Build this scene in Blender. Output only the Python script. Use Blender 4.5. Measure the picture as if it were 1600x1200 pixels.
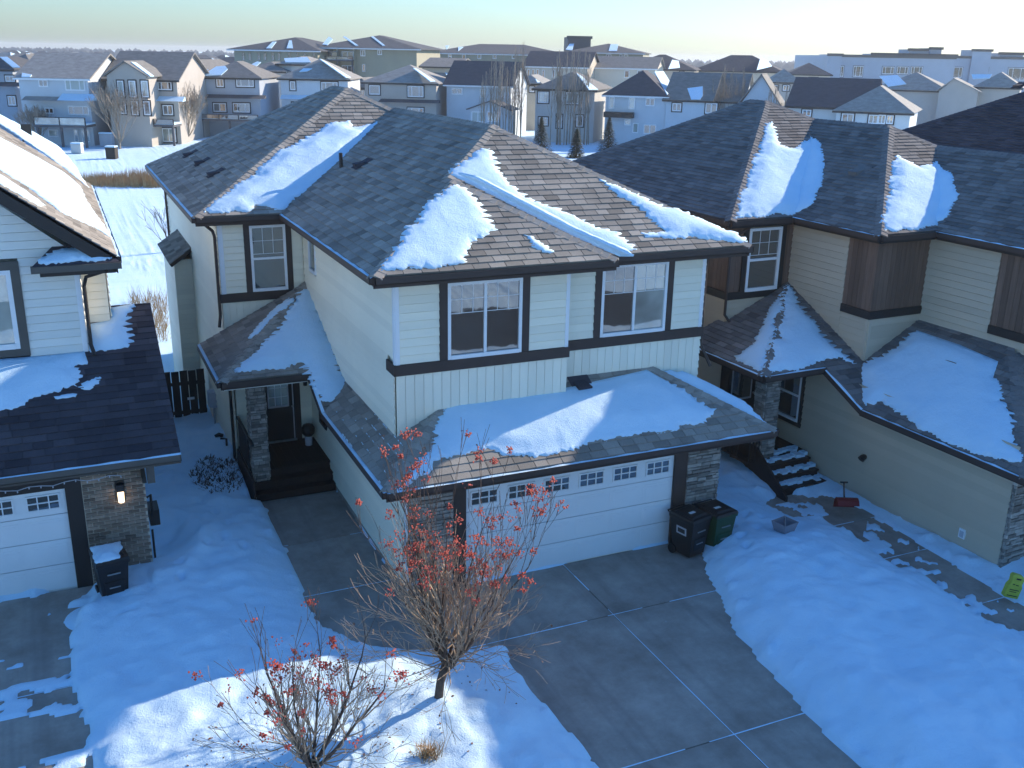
import bpy, math, random
import numpy as np
from mathutils import Vector, Matrix
from mathutils.geometry import delaunay_2d_cdt
R = math.radians
rng = random.Random(7)
nrg = np.random.RandomState(7)
sc = bpy.context.scene
for o in list(bpy.data.objects): bpy.data.objects.remove(o)
COL = sc.collection

# ------------------------------------------------------------------ camera
CAM = Vector((0, 0, 10.32)); FPX = 1560.0
PITCH, ROLL, YAW = R(18.27), R(-1.1), R(24.5)
fwd = Vector((math.sin(YAW)*math.cos(PITCH), math.cos(YAW)*math.cos(PITCH), -math.sin(PITCH)))
rt0 = Vector((math.cos(YAW), -math.sin(YAW), 0)); dn0 = fwd.cross(rt0)
rt = rt0*math.cos(ROLL) + dn0*math.sin(ROLL); dn = -rt0*math.sin(ROLL) + dn0*math.cos(ROLL)
cd = bpy.data.cameras.new('camera'); cam = bpy.data.objects.new('camera', cd); COL.objects.link(cam)
cd.sensor_width = 36; cd.lens = 36*FPX/1600; cd.clip_start = .1; cd.clip_end = 6000
M = Matrix.Identity(4)
for i in range(3):
    M[i][0] = rt[i]; M[i][1] = -dn[i]; M[i][2] = -fwd[i]; M[i][3] = CAM[i]
cam.matrix_world = M; sc.camera = cam

# ------------------------------------------------------------------ sky and sun
SUN_AZ, SUN_EL = R(13.0), R(23.3)          # azimuth measured from +X towards +Y
SUN = Vector((math.cos(SUN_EL)*math.cos(SUN_AZ), math.cos(SUN_EL)*math.sin(SUN_AZ), math.sin(SUN_EL)))
w = bpy.data.worlds.new('World'); sc.world = w; w.use_nodes = True
nt = w.node_tree; nt.nodes.clear()
SKY_TINT = (.96, 1.05, 1.09)
sky = nt.nodes.new('ShaderNodeTexSky'); sky.sky_type = 'NISHITA'; sky.sun_disc = False
sky.sun_elevation = SUN_EL; sky.sun_rotation = R(90) - SUN_AZ
sky.altitude = 650; sky.air_density = 1.5; sky.dust_density = 0.9; sky.ozone_density = 10.0
bg = nt.nodes.new('ShaderNodeBackground'); bg.inputs[1].default_value = .15
wo = nt.nodes.new('ShaderNodeOutputWorld')
tint = nt.nodes.new('ShaderNodeMix'); tint.data_type = 'RGBA'; tint.blend_type = 'MULTIPLY'; tint.inputs[0].default_value = 1; tint.inputs[7].default_value = (*SKY_TINT, 1)
nt.links.new(sky.outputs[0], tint.inputs[6]); nt.links.new(tint.outputs[2], bg.inputs[0]); nt.links.new(bg.outputs[0], wo.inputs[0])
sl = bpy.data.lights.new('sun', 'SUN'); sl.energy = 5.0; sl.angle = R(.5); sl.color = (1.0, .86, .68)
so = bpy.data.objects.new('sun', sl); COL.objects.link(so)
so.rotation_euler = SUN.to_track_quat('Z', 'Y').to_euler(); so.location = (60, 15, 40)
vs = sc.view_settings; vs.view_transform = 'Standard'; vs.look = 'None'; vs.exposure = 0.66; vs.gamma = 1
sc.cycles.max_bounces = 6; sc.cycles.diffuse_bounces = 3; sc.cycles.glossy_bounces = 3
sc.cycles.use_denoising = True; sc.cycles.use_adaptive_sampling = True

# ------------------------------------------------------------------ helpers: rays (used to read real positions on real planes)
def ray(x, y): return rt*((x-800)/FPX) + dn*((y-600)/FPX) + fwd
def onz(x, y, z=0.0): d = ray(x, y); return CAM + d*((z-CAM.z)/d.z)
def onp(x, y, p0, n): d = ray(x, y); return CAM + d*((p0-CAM).dot(n)/d.dot(n))

# ------------------------------------------------------------------ helpers: materials
def mk(name):
    m = bpy.data.materials.new(name); m.use_nodes = True
    t = m.node_tree; t.nodes.clear()
    out = t.nodes.new('ShaderNodeOutputMaterial'); b = t.nodes.new('ShaderNodeBsdfPrincipled')
    t.links.new(b.outputs[0], out.inputs[0]); return m, t, b
def N(t, typ, **kw):
    n = t.nodes.new(typ)
    for k, v in kw.items():
        if k.startswith('i_'): n.inputs[int(k[2:]) if k[2:].isdigit() else k[2:]].default_value = v
        else: setattr(n, k, v)
    return n
def mathn(t, op, a, b=None, c=None):
    n = t.nodes.new('ShaderNodeMath'); n.operation = op
    for i, v in enumerate((a, b, c)):
        if v is None: continue
        if isinstance(v, (int, float)): n.inputs[i].default_value = v
        else: t.links.new(v, n.inputs[i])
    return n.outputs[0]
def mixc(t, fac, a, b, mode='MIX'):
    n = t.nodes.new('ShaderNodeMix'); n.data_type = 'RGBA'; n.blend_type = mode
    for sock, v in ((n.inputs[0], fac), (n.inputs[6], a), (n.inputs[7], b)):
        if isinstance(v, (int, float)): sock.default_value = v
        elif isinstance(v, tuple): sock.default_value = (*v, 1) if len(v) == 3 else v
        else: t.links.new(v, sock)
    return n.outputs[2]
def noise(t, scale, detail=4, rough=.55, coord=None, stretch=None, dist=0):
    if coord is None:
        g = t.nodes.new('ShaderNodeNewGeometry'); coord = g.outputs['Position']
    if stretch:
        mp = t.nodes.new('ShaderNodeMapping'); mp.inputs['Scale'].default_value = stretch
        t.links.new(coord, mp.inputs[0]); coord = mp.outputs[0]
    n = t.nodes.new('ShaderNodeTexNoise'); n.inputs['Scale'].default_value = scale
    n.inputs['Detail'].default_value = detail; n.inputs['Roughness'].default_value = rough; n.inputs['Distortion'].default_value = dist
    t.links.new(coord, n.inputs['Vector']); return n.outputs['Fac']
def ramp(t, fac, stops):
    n = t.nodes.new('ShaderNodeValToRGB'); cr = n.color_ramp
    while len(cr.elements) < len(stops): cr.elements.new(.5)
    for e, (p, c) in zip(cr.elements, stops): e.position = p; e.color = (*c, 1) if len(c) == 3 else c
    t.links.new(fac, n.inputs[0]); return n.outputs[0]
def bump(t, b, h, strength=.4, dist=.01):
    n = t.nodes.new('ShaderNodeBump'); n.inputs['Strength'].default_value = strength; n.inputs['Distance'].default_value = dist
    t.links.new(h, n.inputs['Height']); t.links.new(n.outputs[0], b.inputs['Normal'])
def sc3(c, k): return tuple(min(1, x*k) for x in c)
MATS = {}
def plain(name, col, rough=.6, var=.18, scale=3.0, bmp=0, bscale=60, stretch=None, spec=.4, metal=0, tone=0.0):
    """paint-like surface with uneven tone, optional fine relief; tone = how much the piece attribute shifts it"""
    m, t, b = mk(name)
    f = noise(t, scale, 5, .6, stretch=stretch)
    c = ramp(t, f, ((.25, sc3(col, 1-var)), (.75, sc3(col, 1+var))))
    if tone:
        a = N(t, 'ShaderNodeAttribute', attribute_name='tone')
        k = mathn(t, 'MULTIPLY_ADD', a.outputs['Fac'], tone*2, 1-tone)
        cm = t.nodes.new('ShaderNodeCombineXYZ')
        for i in range(3): t.links.new(k, cm.inputs[i])
        c = mixc(t, 1.0, c, cm.outputs[0], 'MULTIPLY')
    t.links.new(c, b.inputs['Base Color']); b.inputs['Roughness'].default_value = rough
    b.inputs['Specular IOR Level'].default_value = spec; b.inputs['Metallic'].default_value = metal
    if bmp: bump(t, b, noise(t, bscale, 3, .6, stretch=stretch), bmp, .01)
    MATS[name] = m; return m
def snowmat():
    m, t, b = mk('snow')
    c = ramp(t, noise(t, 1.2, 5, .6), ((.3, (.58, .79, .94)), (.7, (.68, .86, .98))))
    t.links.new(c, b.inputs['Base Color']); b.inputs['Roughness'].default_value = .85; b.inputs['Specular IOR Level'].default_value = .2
    h1 = noise(t, 5.0, 8, .72); h2 = noise(t, 40, 4, .6)
    bump(t, b, mathn(t, 'MULTIPLY_ADD', h2, .3, h1), .42, .07)
    MATS['snow'] = m
snowmat()
def shinglemat(name, c0, c1):
    m, t, b = mk(name)
    a = N(t, 'ShaderNodeAttribute', attribute_name='tone')
    c = mixc(t, a.outputs['Fac'], c0, c1)
    g = noise(t, 90, 2, .6); g2 = noise(t, .9, 4, .6)
    c = mixc(t, 1.0, c, ramp(t, g, ((.25, (.72, .72, .72)), (.75, (1.22, 1.22, 1.22)))), 'MULTIPLY')
    c = mixc(t, 1.0, c, ramp(t, g2, ((.3, (.82, .82, .82)), (.7, (1.15, 1.14, 1.12)))), 'MULTIPLY')
    t.links.new(c, b.inputs['Base Color']); b.inputs['Roughness'].default_value = .92; b.inputs['Specular IOR Level'].default_value = .15
    bump(t, b, g, .35, .006); MATS[name] = m
shinglemat('shingle_brown', (.19, .172, .15), (.40, .365, .32))
shinglemat('shingle_dark', (.045, .042, .052), (.09, .082, .095))
shinglemat('shingle_slate', (.125, .118, .115), (.25, .235, .225))
plain('siding_cream', (.88, .82, .66), .5, .05, .8, .08, 40, tone=.05)
plain('siding_tan', (.52, .435, .325), .55, .06, .8, .1, 40, tone=.06)
plain('siding_grey', (.76, .75, .69), .5, .05, .8, .1, 40, tone=.05)
plain('panel_wood', (.15, .092, .066), .6, .28, 4, .2, 30, stretch=(6, 6, .35), tone=.25)
plain('trim_brown', (.052, .036, .031), .55, .12, 2)
plain('trim_black', (.020, .018, .018), .5, .15, 2)
plain('trim_grey', (.085, .08, .072), .55, .12, 2)
plain('white_vinyl', (.80, .81, .82), .35, .03, 2)
plain('door_white', (.80, .82, .83), .42, .04, 1.4, .05, 30)
plain('deck_dark', (.022, .013, .011), .6, .3, 8, .2, 40, tone=.2)
plain('stone', (.27, .245, .215), .85, .3, 9, .5, 35, tone=.55)
plain('mortar', (.10, .095, .09), .9, .2, 20)
plain('brick', (.22, .165, .125), .85, .25, 14, .4, 60, tone=.45)
plain('brick_mortar', (.52, .45, .36), .9, .15, 30, .3, 80)
plain('black_plastic', (.012, .012, .013), .42, .2, 5, .1, 120)
plain('green_plastic', (.012, .055, .024), .42, .15, 5, .1, 120)
plain('yellow_plastic', (.42, .46, .06), .45, .2, 9)
plain('red_plastic', (.20, .018, .015), .45, .2, 6)
plain('tub_grey', (.24, .23, .26), .5, .1, 6)
plain('grey_plastic', (.45, .46, .50), .5, .1, 6)
plain('galvanised', (.34, .35, .36), .4, .15, 8, metal=.6)
plain('white_print', (.7, .7, .7), .6, .02, 5)
plain('bark', (.085, .062, .05), .9, .35, 22, .4, 60)
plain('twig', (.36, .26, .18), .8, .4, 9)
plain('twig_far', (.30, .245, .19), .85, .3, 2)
plain('berry', (.46, .075, .05), .6, .5, 16)
plain('leaf_dead', (.16, .07, .035), .8, .4, 8)
plain('reed', (.42, .27, .13), .85, .4, 3)
plain('needle', (.035, .055, .032), .85, .5, 6)
plain('fence_wood', (.035, .026, .022), .75, .3, 4, tone=.3)
plain('asphalt', (.055, .055, .058), .9, .2, 2, .4, 90)
def concretemat():
    m, t, b = mk('concrete')
    c = ramp(t, noise(t, .8, 8, .72), ((.32, (.235, .195, .158)), (.68, (.43, .375, .32))))
    c = mixc(t, ramp(t, noise(t, 2.3, 5, .7, stretch=(1, .5, 1)), ((.60, (0, 0, 0)), (.80, (.55, .55, .55)))), c, (.19, .16, .13))
    c = mixc(t, ramp(t, noise(t, 5.5, 6, .7), ((.63, (0, 0, 0)), (.78, (.35, .35, .35)))), c, (.52, .53, .55))
    c = mixc(t, ramp(t, noise(t, 1.0, 3, .6, stretch=(1.9, .10, 1)), ((.52, (0, 0, 0)), (.72, (.5, .5, .5)))), c, (.17, .15, .135))
    c = mixc(t, ramp(t, noise(t, 26, 4, .7), ((.66, (0, 0, 0)), (.74, (.5, .5, .5)))), c, (.5, .5, .5))
    a = N(t, 'ShaderNodeAttribute', attribute_name='tone')
    c = mixc(t, 1.0, c, ramp(t, a.outputs['Fac'], ((0, (.9, .9, .9)), (1, (1.1, 1.1, 1.1)))), 'MULTIPLY')
    t.links.new(c, b.inputs['Base Color']); b.inputs['Roughness'].default_value = .82
    bump(t, b, noise(t, 60, 4, .65), .4, .006); MATS['concrete'] = m
concretemat()
def glassmat(name, col, wav=.14, scale=.9):
    m, t, b = mk(name)
    f = noise(t, .9, 3, .5)
    t.links.new(ramp(t, f, ((.35, sc3(col, .6)), (.7, sc3(col, 1.5)))), b.inputs['Base Color'])
    b.inputs['Roughness'].default_value = .02; b.inputs['Specular IOR Level'].default_value = .9
    b.inputs['IOR'].default_value = 2.0; b.inputs['Coat Weight'].default_value = .6; b.inputs['Coat Roughness'].default_value = .02
    bump(t, b, noise(t, scale, 2, .5, dist=1.2), wav, .02); MATS[name] = m
glassmat('glass', (.03, .036, .036)); glassmat('glass_far', (.03, .038, .045), .1)
glassmat('glass_frost', (.30, .34, .31), .03, 1.2)
plain('curtain', (.46, .49, .45), .7, .25, 5, stretch=(8, 8, .3))
def lampmat():
    m, t, b = mk('lamp_glow'); b.inputs['Base Color'].default_value = (.9, .8, .6, 1)
    b.inputs['Emission Color'].default_value = (1, .72, .42, 1); b.inputs['Emission Strength'].default_value = 2.2; MATS['lamp_glow'] = m
lampmat()

# ------------------------------------------------------------------ helpers: meshes and objects
class MB:
    """collects faces, then links them as one mesh object"""
    def __init__(s): s.v = []; s.f = []; s.t = []
    def add(s, vs, fs, tone=.5):
        o = len(s.v); s.v += [tuple(p) for p in vs]; s.f += [tuple(i+o for i in f) for f in fs]; s.t += [tone]*len(fs); return s
    def box(s, p, q, tone=.5):
        x0, y0, z0 = p; x1, y1, z1 = q
        return s.add([(x0,y0,z0),(x1,y0,z0),(x1,y1,z0),(x0,y1,z0),(x0,y0,z1),(x1,y0,z1),(x1,y1,z1),(x0,y1,z1)],
                     [(0,3,2,1),(4,5,6,7),(0,1,5,4),(1,2,6,5),(2,3,7,6),(3,0,4,7)], tone)
    def fbox(s, o, e1, e2, e3, tone=.5):
        """box from corner o along three edge vectors"""
        o = Vector(o); c = [o, o+e1, o+e1+e2, o+e2]; c += [p+e3 for p in c]
        return s.add(c, [(0,3,2,1),(4,5,6,7),(0,1,5,4),(1,2,6,5),(2,3,7,6),(3,0,4,7)], tone)
    def prism(s, poly, off, tone=.5):
        n = len(poly); a = [Vector(p) for p in poly]; off = Vector(off)
        return s.add(a+[p+off for p in a], [tuple(range(n-1, -1, -1)), tuple(range(n, 2*n))]+[(i, (i+1) % n, (i+1) % n+n, i+n) for i in range(n)], tone)
    def tube(s, pts, rad, seg=6, tone=.5, cap=True):
        pts = [Vector(p) for p in pts]; n = len(pts)
        rad = rad if isinstance(rad, (list, tuple)) else [rad]*n
        vs = []; ref = None
        for i, p in enumerate(pts):
            d = (pts[min(i+1, n-1)]-pts[max(i-1, 0)]).normalized()
            if ref is None: ref = Vector((0, 0, 1)) if abs(d.z) < .9 else Vector((1, 0, 0))
            a = d.cross(ref).normalized(); b = d.cross(a); ref = -b if abs(d.dot(b)) < .9 else ref
            ref = a.cross(d)
            for k in range(seg):
                th = 2*math.pi*k/seg; vs.append(p+(a*math.cos(th)+b*math.sin(th))*rad[i])
        fs = [(i*seg+k, i*seg+(k+1) % seg, (i+1)*seg+(k+1) % seg, (i+1)*seg+k) for i in range(n-1) for k in range(seg)]
        if cap: fs += [tuple(range(seg-1, -1, -1)), tuple(range((n-1)*seg, n*seg))]
        return s.add(vs, fs, tone)
    def lathe(s, c, prof, seg=14, tone=.5):
        c = Vector(c); vs = []
        for r, z in prof:
            for k in range(seg): th = 2*math.pi*k/seg; vs.append(c+Vector((r*math.cos(th), r*math.sin(th), z)))
        n = len(prof)
        fs = [(i*seg+k, i*seg+(k+1) % seg, (i+1)*seg+(k+1) % seg, (i+1)*seg+k) for i in range(n-1) for k in range(seg)]
        fs += [tuple(range(seg-1, -1, -1)), tuple(range((n-1)*seg, n*seg))]
        return s.add(vs, fs, tone)
    def build(s, name, mat, parent=None, label=None, cat=None, group=None, kind=None, smooth=False, bevel=0):
        me = bpy.data.meshes.new(name); me.from_pydata(s.v, [], s.f); me.update()
        a = me.attributes.new('tone', 'FLOAT', 'FACE'); a.data.foreach_set('value', s.t)
        if smooth: me.polygons.foreach_set('use_smooth', [True]*len(me.polygons))
        me.materials.append(MATS[mat] if isinstance(mat, str) else mat)
        o = bpy.data.objects.new(name, me); COL.objects.link(o)
        if bevel:
            bv = o.modifiers.new('edge', 'BEVEL'); bv.width = bevel; bv.segments = 2; bv.limit_method = 'ANGLE'
        attach(o, parent); tag(o, label, cat, group, kind); return o
INV = {}
def attach(o, parent):
    if parent is None: return
    o.parent = parent
    top = parent
    while top.parent: top = top.parent
    if parent is top: o.matrix_parent_inverse = INV.get(top.name, Matrix.Identity(4))
    # deeper levels: the part itself sits at its thing's origin, so no further inverse is needed
def tag(o, label=None, cat=None, group=None, kind=None):
    for k, v in (('label', label), ('category', cat), ('group', group), ('kind', kind)):
        if v: o[k] = v
    return o
def thing(name, loc, label, cat, group=None, rz=0.0):
    o = bpy.data.objects.new(name, None); COL.objects.link(o); o.empty_display_size = .3
    o.location = loc; o.rotation_euler = (0, 0, rz)
    INV[o.name] = (Matrix.Translation(Vector(loc)) @ Matrix.Rotation(rz, 4, 'Z')).inverted()
    return tag(o, label, cat, group)
def V3(*a): return Vector(a)
def pieces(name, ps, mat, parent, limit=300, rest=None, smooth=False):
    """ps: list of (verts, faces, tone). The `limit` that show largest become objects, the rest one joined part."""
    def key(p):
        c = Vector((0, 0, 0))
        for q in p[0]: c += Vector(q)
        c /= len(p[0]); d = (c-CAM); inv = ray_in(c)
        return d.length if inv else 1e4+d.length
    ps = sorted(ps, key=key)
    for vs, fs, tn in ps[:limit]: MB().add(vs, fs, tn).build(name, mat, parent, smooth=smooth)
    if len(ps) > limit:
        m = MB()
        for vs, fs, tn in ps[limit:]: m.add(vs, fs, tn)
        m.build(rest or name+'_field', mat, parent, kind='stuff', smooth=smooth)
def ray_in(c):
    d = Vector(c)-CAM; z = d.dot(fwd)
    if z < .5: return False
    x = d.dot(rt)/z*FPX+800; y = d.dot(dn)/z*FPX+600
    return -10 < x < 1610 and -10 < y < 1210

# ------------------------------------------------------------------ helpers: roofs
def clip(poly, axis, lim, keep_ge):
    out = []
    for i in range(len(poly)):
        p, q = poly[i], poly[(i+1) % len(poly)]
        ip = (p[axis] >= lim) if keep_ge else (p[axis] <= lim)
        iq = (q[axis] >= lim) if keep_ge else (q[axis] <= lim)
        if ip: out.append(p)
        if ip != iq:
            t = (lim-p[axis])/(q[axis]-p[axis]); out.append((p[0]+(q[0]-p[0])*t, p[1]+(q[1]-p[1])*t))
    return out
class Face:
    """a sloped roof plane: polygon of 3-D points, with eave direction a, up-slope direction b, normal n"""
    def __init__(s, pts):
        s.p = [Vector(p) for p in pts]
        n = Vector((0, 0, 0))
        for i in range(len(s.p)):
            p, q = s.p[i], s.p[(i+1) % len(s.p)]; n += (p-s.p[0]).cross(q-s.p[0])
        s.n = n.normalized()
        if s.n.z < 0: s.n = -s.n
        s.a = Vector((0, 0, 1)).cross(s.n).normalized(); s.b = s.n.cross(s.a).normalized()
        s.o = min(s.p, key=lambda q: q.z).copy()
        s.uv = [s.to(q) for q in s.p]
    def to(s, q): d = Vector(q)-s.o; return (d.dot(s.a), d.dot(s.b))
    def at(s, a, b, h=0.0): return s.o+s.a*a+s.b*b+s.n*h
    def px(s, x, y): return s.to(onp(x, y, s.o, s.n))
def shingles(face, ex=.195, wid=.33, t=.021, out=None):
    us = [p[0] for p in face.uv]; vs_ = [p[1] for p in face.uv]
    nrow = int((max(vs_)-min(vs_))/ex)+2; b0 = min(vs_)-.02
    for r in range(nrow):
        lo, hi = b0+r*ex, b0+(r+1)*ex+.03
        strip = clip(clip(face.uv, 1, lo, True), 1, hi, False)
        if len(strip) < 3: continue
        x = min(us)-rng.random()*wid; xm = max(p[0] for p in strip)
        while x < xm:
            ww = wid*rng.uniform(.82, 1.18); c = clip(clip(strip, 0, x+.007, True), 0, x+ww-.007, False); x += ww
            if len(c) < 3: continue
            ar = abs(sum(c[i][0]*c[(i+1) % len(c)][1]-c[(i+1) % len(c)][0]*c[i][1] for i in range(len(c))))/2
            if ar < .002: continue
            n = len(c); jit = rng.uniform(.8, 1.25)
            top = [face.at(p[0], p[1], .003+t*jit*max(0, 1-(p[1]-lo)/(hi-lo))) for p in c]
            bot = [face.at(p[0], p[1], -.002) for p in c]
            out.append((top+bot, [tuple(range(n))]+[(i, i+n, (i+1) % n+n, (i+1) % n) for i in range(n)], min(1, max(0, rng.gauss(.5, .24)))))
def caps(p, q, f1, f2, out, ex=.17, half=.16, h=.032):
    """ridge / hip caps laid from low end p to high end q over the faces f1 and f2"""
    p, q = Vector(p), Vector(q)
    d = (q-p); L = d.length; d.normalize(); n = max(1, int(L/ex))
    s1 = f1.n.cross(d); s2 = f2.n.cross(d)
    mid1 = sum(f1.p, Vector())/len(f1.p); mid2 = sum(f2.p, Vector())/len(f2.p)
    if s1.dot(mid1-p) < 0: s1 = -s1
    if s2.dot(mid2-p) < 0: s2 = -s2
    up = (f1.n+f2.n).normalized()
    for i in range(n):
        a = p+d*(i*L/n); b = p+d*((i+1)*L/n+.05); k = rng.uniform(.85, 1.15)
        va = [a+s1*half+f1.n*(h*.7*k), a+up*(h*1.1*k), a+s2*half+f2.n*(h*.7*k)]
        vb = [b+s1*half*.94+f1.n*.012, b+up*.018, b+s2*half*.94+f2.n*.012]
        lo = [v-up*.03 for v in va]
        out.append((va+vb+lo, [(0, 1, 4, 3), (1, 2, 5, 4), (0, 6, 7, 1), (1, 7, 8, 2), (0, 3, 6), (2, 8, 5)], min(1, max(0, rng.gauss(.8, .15)))))  # paler tone on the caps stands in for sunlight catching them
def eave(p, q, inward, parent, fmat, gmat, fh=.2, snow=True, gutter=True):
    """fascia board and gutter below a roof edge from p to q; `inward` points under the roof"""
    p, q, inn = Vector(p), Vector(q), Vector(inward).normalized(); up = Vector((0, 0, 1)); d = q-p
    MB().fbox(p+inn*.03-up*(fh+.012), d, inn*.03, up*fh).build('fascia', fmat, parent)
    if gutter:
        g = MB(); o = p-inn*.085-up*.145
        g.fbox(o, d, inn*.012, up*.13); g.fbox(o, d, inn*.112, up*.012); g.fbox(o+inn*.10, d, inn*.012, up*.12)
        dd = d.normalized()
        for e in (p, q-dd*.01): g.fbox(e-inn*.085-up*.145, dd*.01, inn*.11, up*.12)
        go = g.build('gutter', gmat, parent)
        if snow:
            m = MB(); L = d.length; k = max(2, int(L/.25)); prev = None
            for i in range(k+1):
                c = o+dd*(L*i/k); h = .10+rng.uniform(0, .035); cur = [c+inn*.004+up*(h-.01), c+inn*.055+up*(h+.02), c+inn*.118+up*(h+.005)]
                if prev: m.add(prev+cur, [(0, 3, 4, 1), (1, 4, 5, 2)])
                prev = cur
            m.build('gutter_snow', 'snow', go, kind='stuff', smooth=True)
def soffit(poly, z, parent, mat='trim_brown'):
    MB().prism([(x, y, z) for x, y in poly], (0, 0, .02)).build('soffit', mat, parent)
def smooth01(x): x = np.clip(x, 0, 1); return x*x*(3-2*x)
def hnoise(x, y, s, seed=0):
    """cheap smooth 2-D noise from sums of rotated sines"""
    r = np.random.RandomState(seed); z = np.zeros_like(np.asarray(x, float)); amp = 1.0; tot = 0
    for o in range(4):
        for k in range(3):
            th = r.uniform(0, 6.28); f = s*(1.9**o)*r.uniform(.7, 1.3)
            z = z+amp*np.sin(f*(x*math.cos(th)+y*math.sin(th))+r.uniform(0, 6.28)+1.3*np.sin(f*.6*(x*math.sin(th)-y*math.cos(th))))
        tot += amp*1.7; amp *= .55
    return z/tot
def polydist(px, py, poly):
    """distance to a polygon's outline and inside flag, vectorised"""
    px = np.asarray(px, float); py = np.asarray(py, float)
    d = np.full(px.shape, 1e9); ins = np.zeros(px.shape, bool); n = len(poly)
    for i in range(n):
        x0, y0 = poly[i]; x1, y1 = poly[(i+1) % n]; ex, ey = x1-x0, y1-y0; L = ex*ex+ey*ey+1e-12
        t = np.clip(((px-x0)*ex+(py-y0)*ey)/L, 0, 1); d = np.minimum(d, np.hypot(px-x0-t*ex, py-y0-t*ey))
        c = ((y0 > py) != (y1 > py)) & (px < (x1-x0)*(py-y0)/((y1-y0) if y1 != y0 else 1e-12)+x0); ins ^= c
    return d, ins
def snow_patch(face, outline, label, thick=.12, edge=.2, rough=.05, teeth=.0, step=.11, lump=.35, cells=None, seed=0, parent=None):
    """a sheet of snow lying on a roof plane; outline in plane coordinates"""
    rr = random.Random(seed+11); pts = []
    n = len(outline)
    for i in range(n):
        p, q = outline[i], outline[(i+1) % n]; L = math.hypot(q[0]-p[0], q[1]-p[1]); k = max(1, int(L/.045))
        nx, ny = (q[1]-p[1])/(L+1e-9), -(q[0]-p[0])/(L+1e-9); clean = (len(p) > 2 and p[2])
        for j in range(k):
            t = j/k; x = p[0]+(q[0]-p[0])*t; y = p[1]+(q[1]-p[1])*t
            j_ = 0 if clean else rough*rr.uniform(-1.1, 1.1)+rough*1.2*math.sin(3.1*(x+y)+seed)*math.sin(4.7*x-2.3*y+seed)
            tt = 0
            if teeth and not clean: tt = teeth*(((y/.195) % 1.0)-.5)*abs(nx)*(.5+.9*math.sin(int(y/.195)*12.9898+seed)**2)*(1 if nx > 0 else -1)
            pts.append((x+nx*j_+tt, y+ny*j_*.7))
    P = np.array(pts); mn, mx = P.min(0), P.max(0)
    gx, gy = np.meshgrid(np.arange(mn[0], mx[0], step), np.arange(mn[1], mx[1], step))
    gx = gx+nrg.uniform(-.3, .3, gx.shape)*step; gy = gy+nrg.uniform(-.3, .3, gy.shape)*step
    gx, gy = gx.ravel(), gy.ravel()
    d, ins = polydist(gx, gy, pts); keep = ins & (d > step*.35)
    gx, gy = gx[keep], gy[keep]
    allp = [Vector(p) for p in pts]+[Vector((a, b)) for a, b in zip(gx, gy)]
    m = len(pts)
    ov, oe, of, _, _, _ = delaunay_2d_cdt(allp, [(i, (i+1) % m) for i in range(m)], [list(range(m))], 1, 1e-5)
    A = np.array([(v.x, v.y) for v in ov]); d, ins = polydist(A[:, 0], A[:, 1], pts); d = np.where(ins, d, 0)
    thick = thick*.6; edge = edge*1.5
    h = .026+thick*smooth01(d/edge)*(1+lump*.7*hnoise(A[:, 0], A[:, 1], 1.2, seed))+.006*hnoise(A[:, 0], A[:, 1], 9, seed+1)*smooth01(d/.1)
    vs = [face.at(A[i, 0], A[i, 1], float(h[i])) for i in range(len(A))]
    fs = [tuple(f) for f in of]
    cnt = {}
    for f in fs:
        for i in range(len(f)):
            e = (f[i], f[(i+1) % len(f)]); cnt[e] = cnt.get(e, 0)+1
    nb = len(vs); mp = {}
    for (i, j) in list(cnt):
        if (j, i) not in cnt:
            for k in (i, j):
                if k not in mp: mp[k] = len(vs); vs.append(face.at(A[k, 0], A[k, 1], -.01))
            fs.append((j, i, mp[i], mp[j]))
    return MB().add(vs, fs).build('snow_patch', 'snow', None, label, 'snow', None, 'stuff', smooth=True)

# ------------------------------------------------------------------ helpers: walls, windows
def lap(parent, o, eu, n, u0, u1, z0, z1, mat, holes=(), ex=.17, t=.03, poly=None):
    """lap siding boards on the wall plane through o (z ignored) with horizontal axis eu and outward normal n"""
    o, eu, n = Vector(o), Vector(eu), Vector(n); up = Vector((0, 0, 1)); z = z0
    while z < z1-.02:
        zt = min(z+ex, z1); segs = [(u0, u1)]
        for (a, b, c, d) in holes:
            if zt > c+.01 and z < d-.01:
                segs = [s for (x, y) in segs for s in ((x, min(y, a)), (max(x, b), y)) if s[1]-s[0] > .02]
        tn = rng.random()
        for (x, y) in segs:
            pl = [(x, z+.011), (y, z+.011), (y, zt), (x, zt)]
            if poly is not None:
                pl = clip_convex(poly, pl)
                if len(pl) < 3: continue
            k = len(pl); base = o.copy(); base.z = 0
            fr = [base+eu*p[0]+up*p[1]+n*(.004+t*(1-(p[1]-z)/ex)) for p in pl]; bk = [base+eu*p[0]+up*p[1]-n*.004 for p in pl]
            MB().add(fr+bk, [tuple(range(k))]+[(i, i+k, (i+1) % k+k, (i+1) % k) for i in range(k)], tn).build('siding_board', mat, parent)
        z += ex
def clip_convex(subject, rect):
    xs = [p[0] for p in rect]; zs = [p[1] for p in rect]
    c = clip(clip(subject, 0, min(xs), True), 0, max(xs), False)
    return clip(clip(c, 1, min(zs), True), 1, max(zs), False) if len(c) >= 3 else []
def vert(parent, o, eu, n, u0, u1, z0, z1, mat, wid=.2, t=.010, holes=(), name='siding_board'):
    o, eu, n = Vector(o), Vector(eu), Vector(n); up = Vector((0, 0, 1)); u = u0; base = o.copy(); base.z = 0
    while u < u1-.01:
        ue = min(u+wid, u1); segs = [(z0, z1)]
        for (a, b, c, d) in holes:
            if ue > a+.01 and u < b-.01:
                segs = [s for (x, y) in segs for s in ((x, min(y, c)), (max(x, d), y)) if s[1]-s[0] > .02]
        for (x, y) in segs:
            MB().fbox(base+eu*(u+.004)+up*x-n*.003, eu*(ue-u-.008), up*(y-x), n*(t+.003), rng.random()).build(name, mat, parent)
        u = ue
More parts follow.
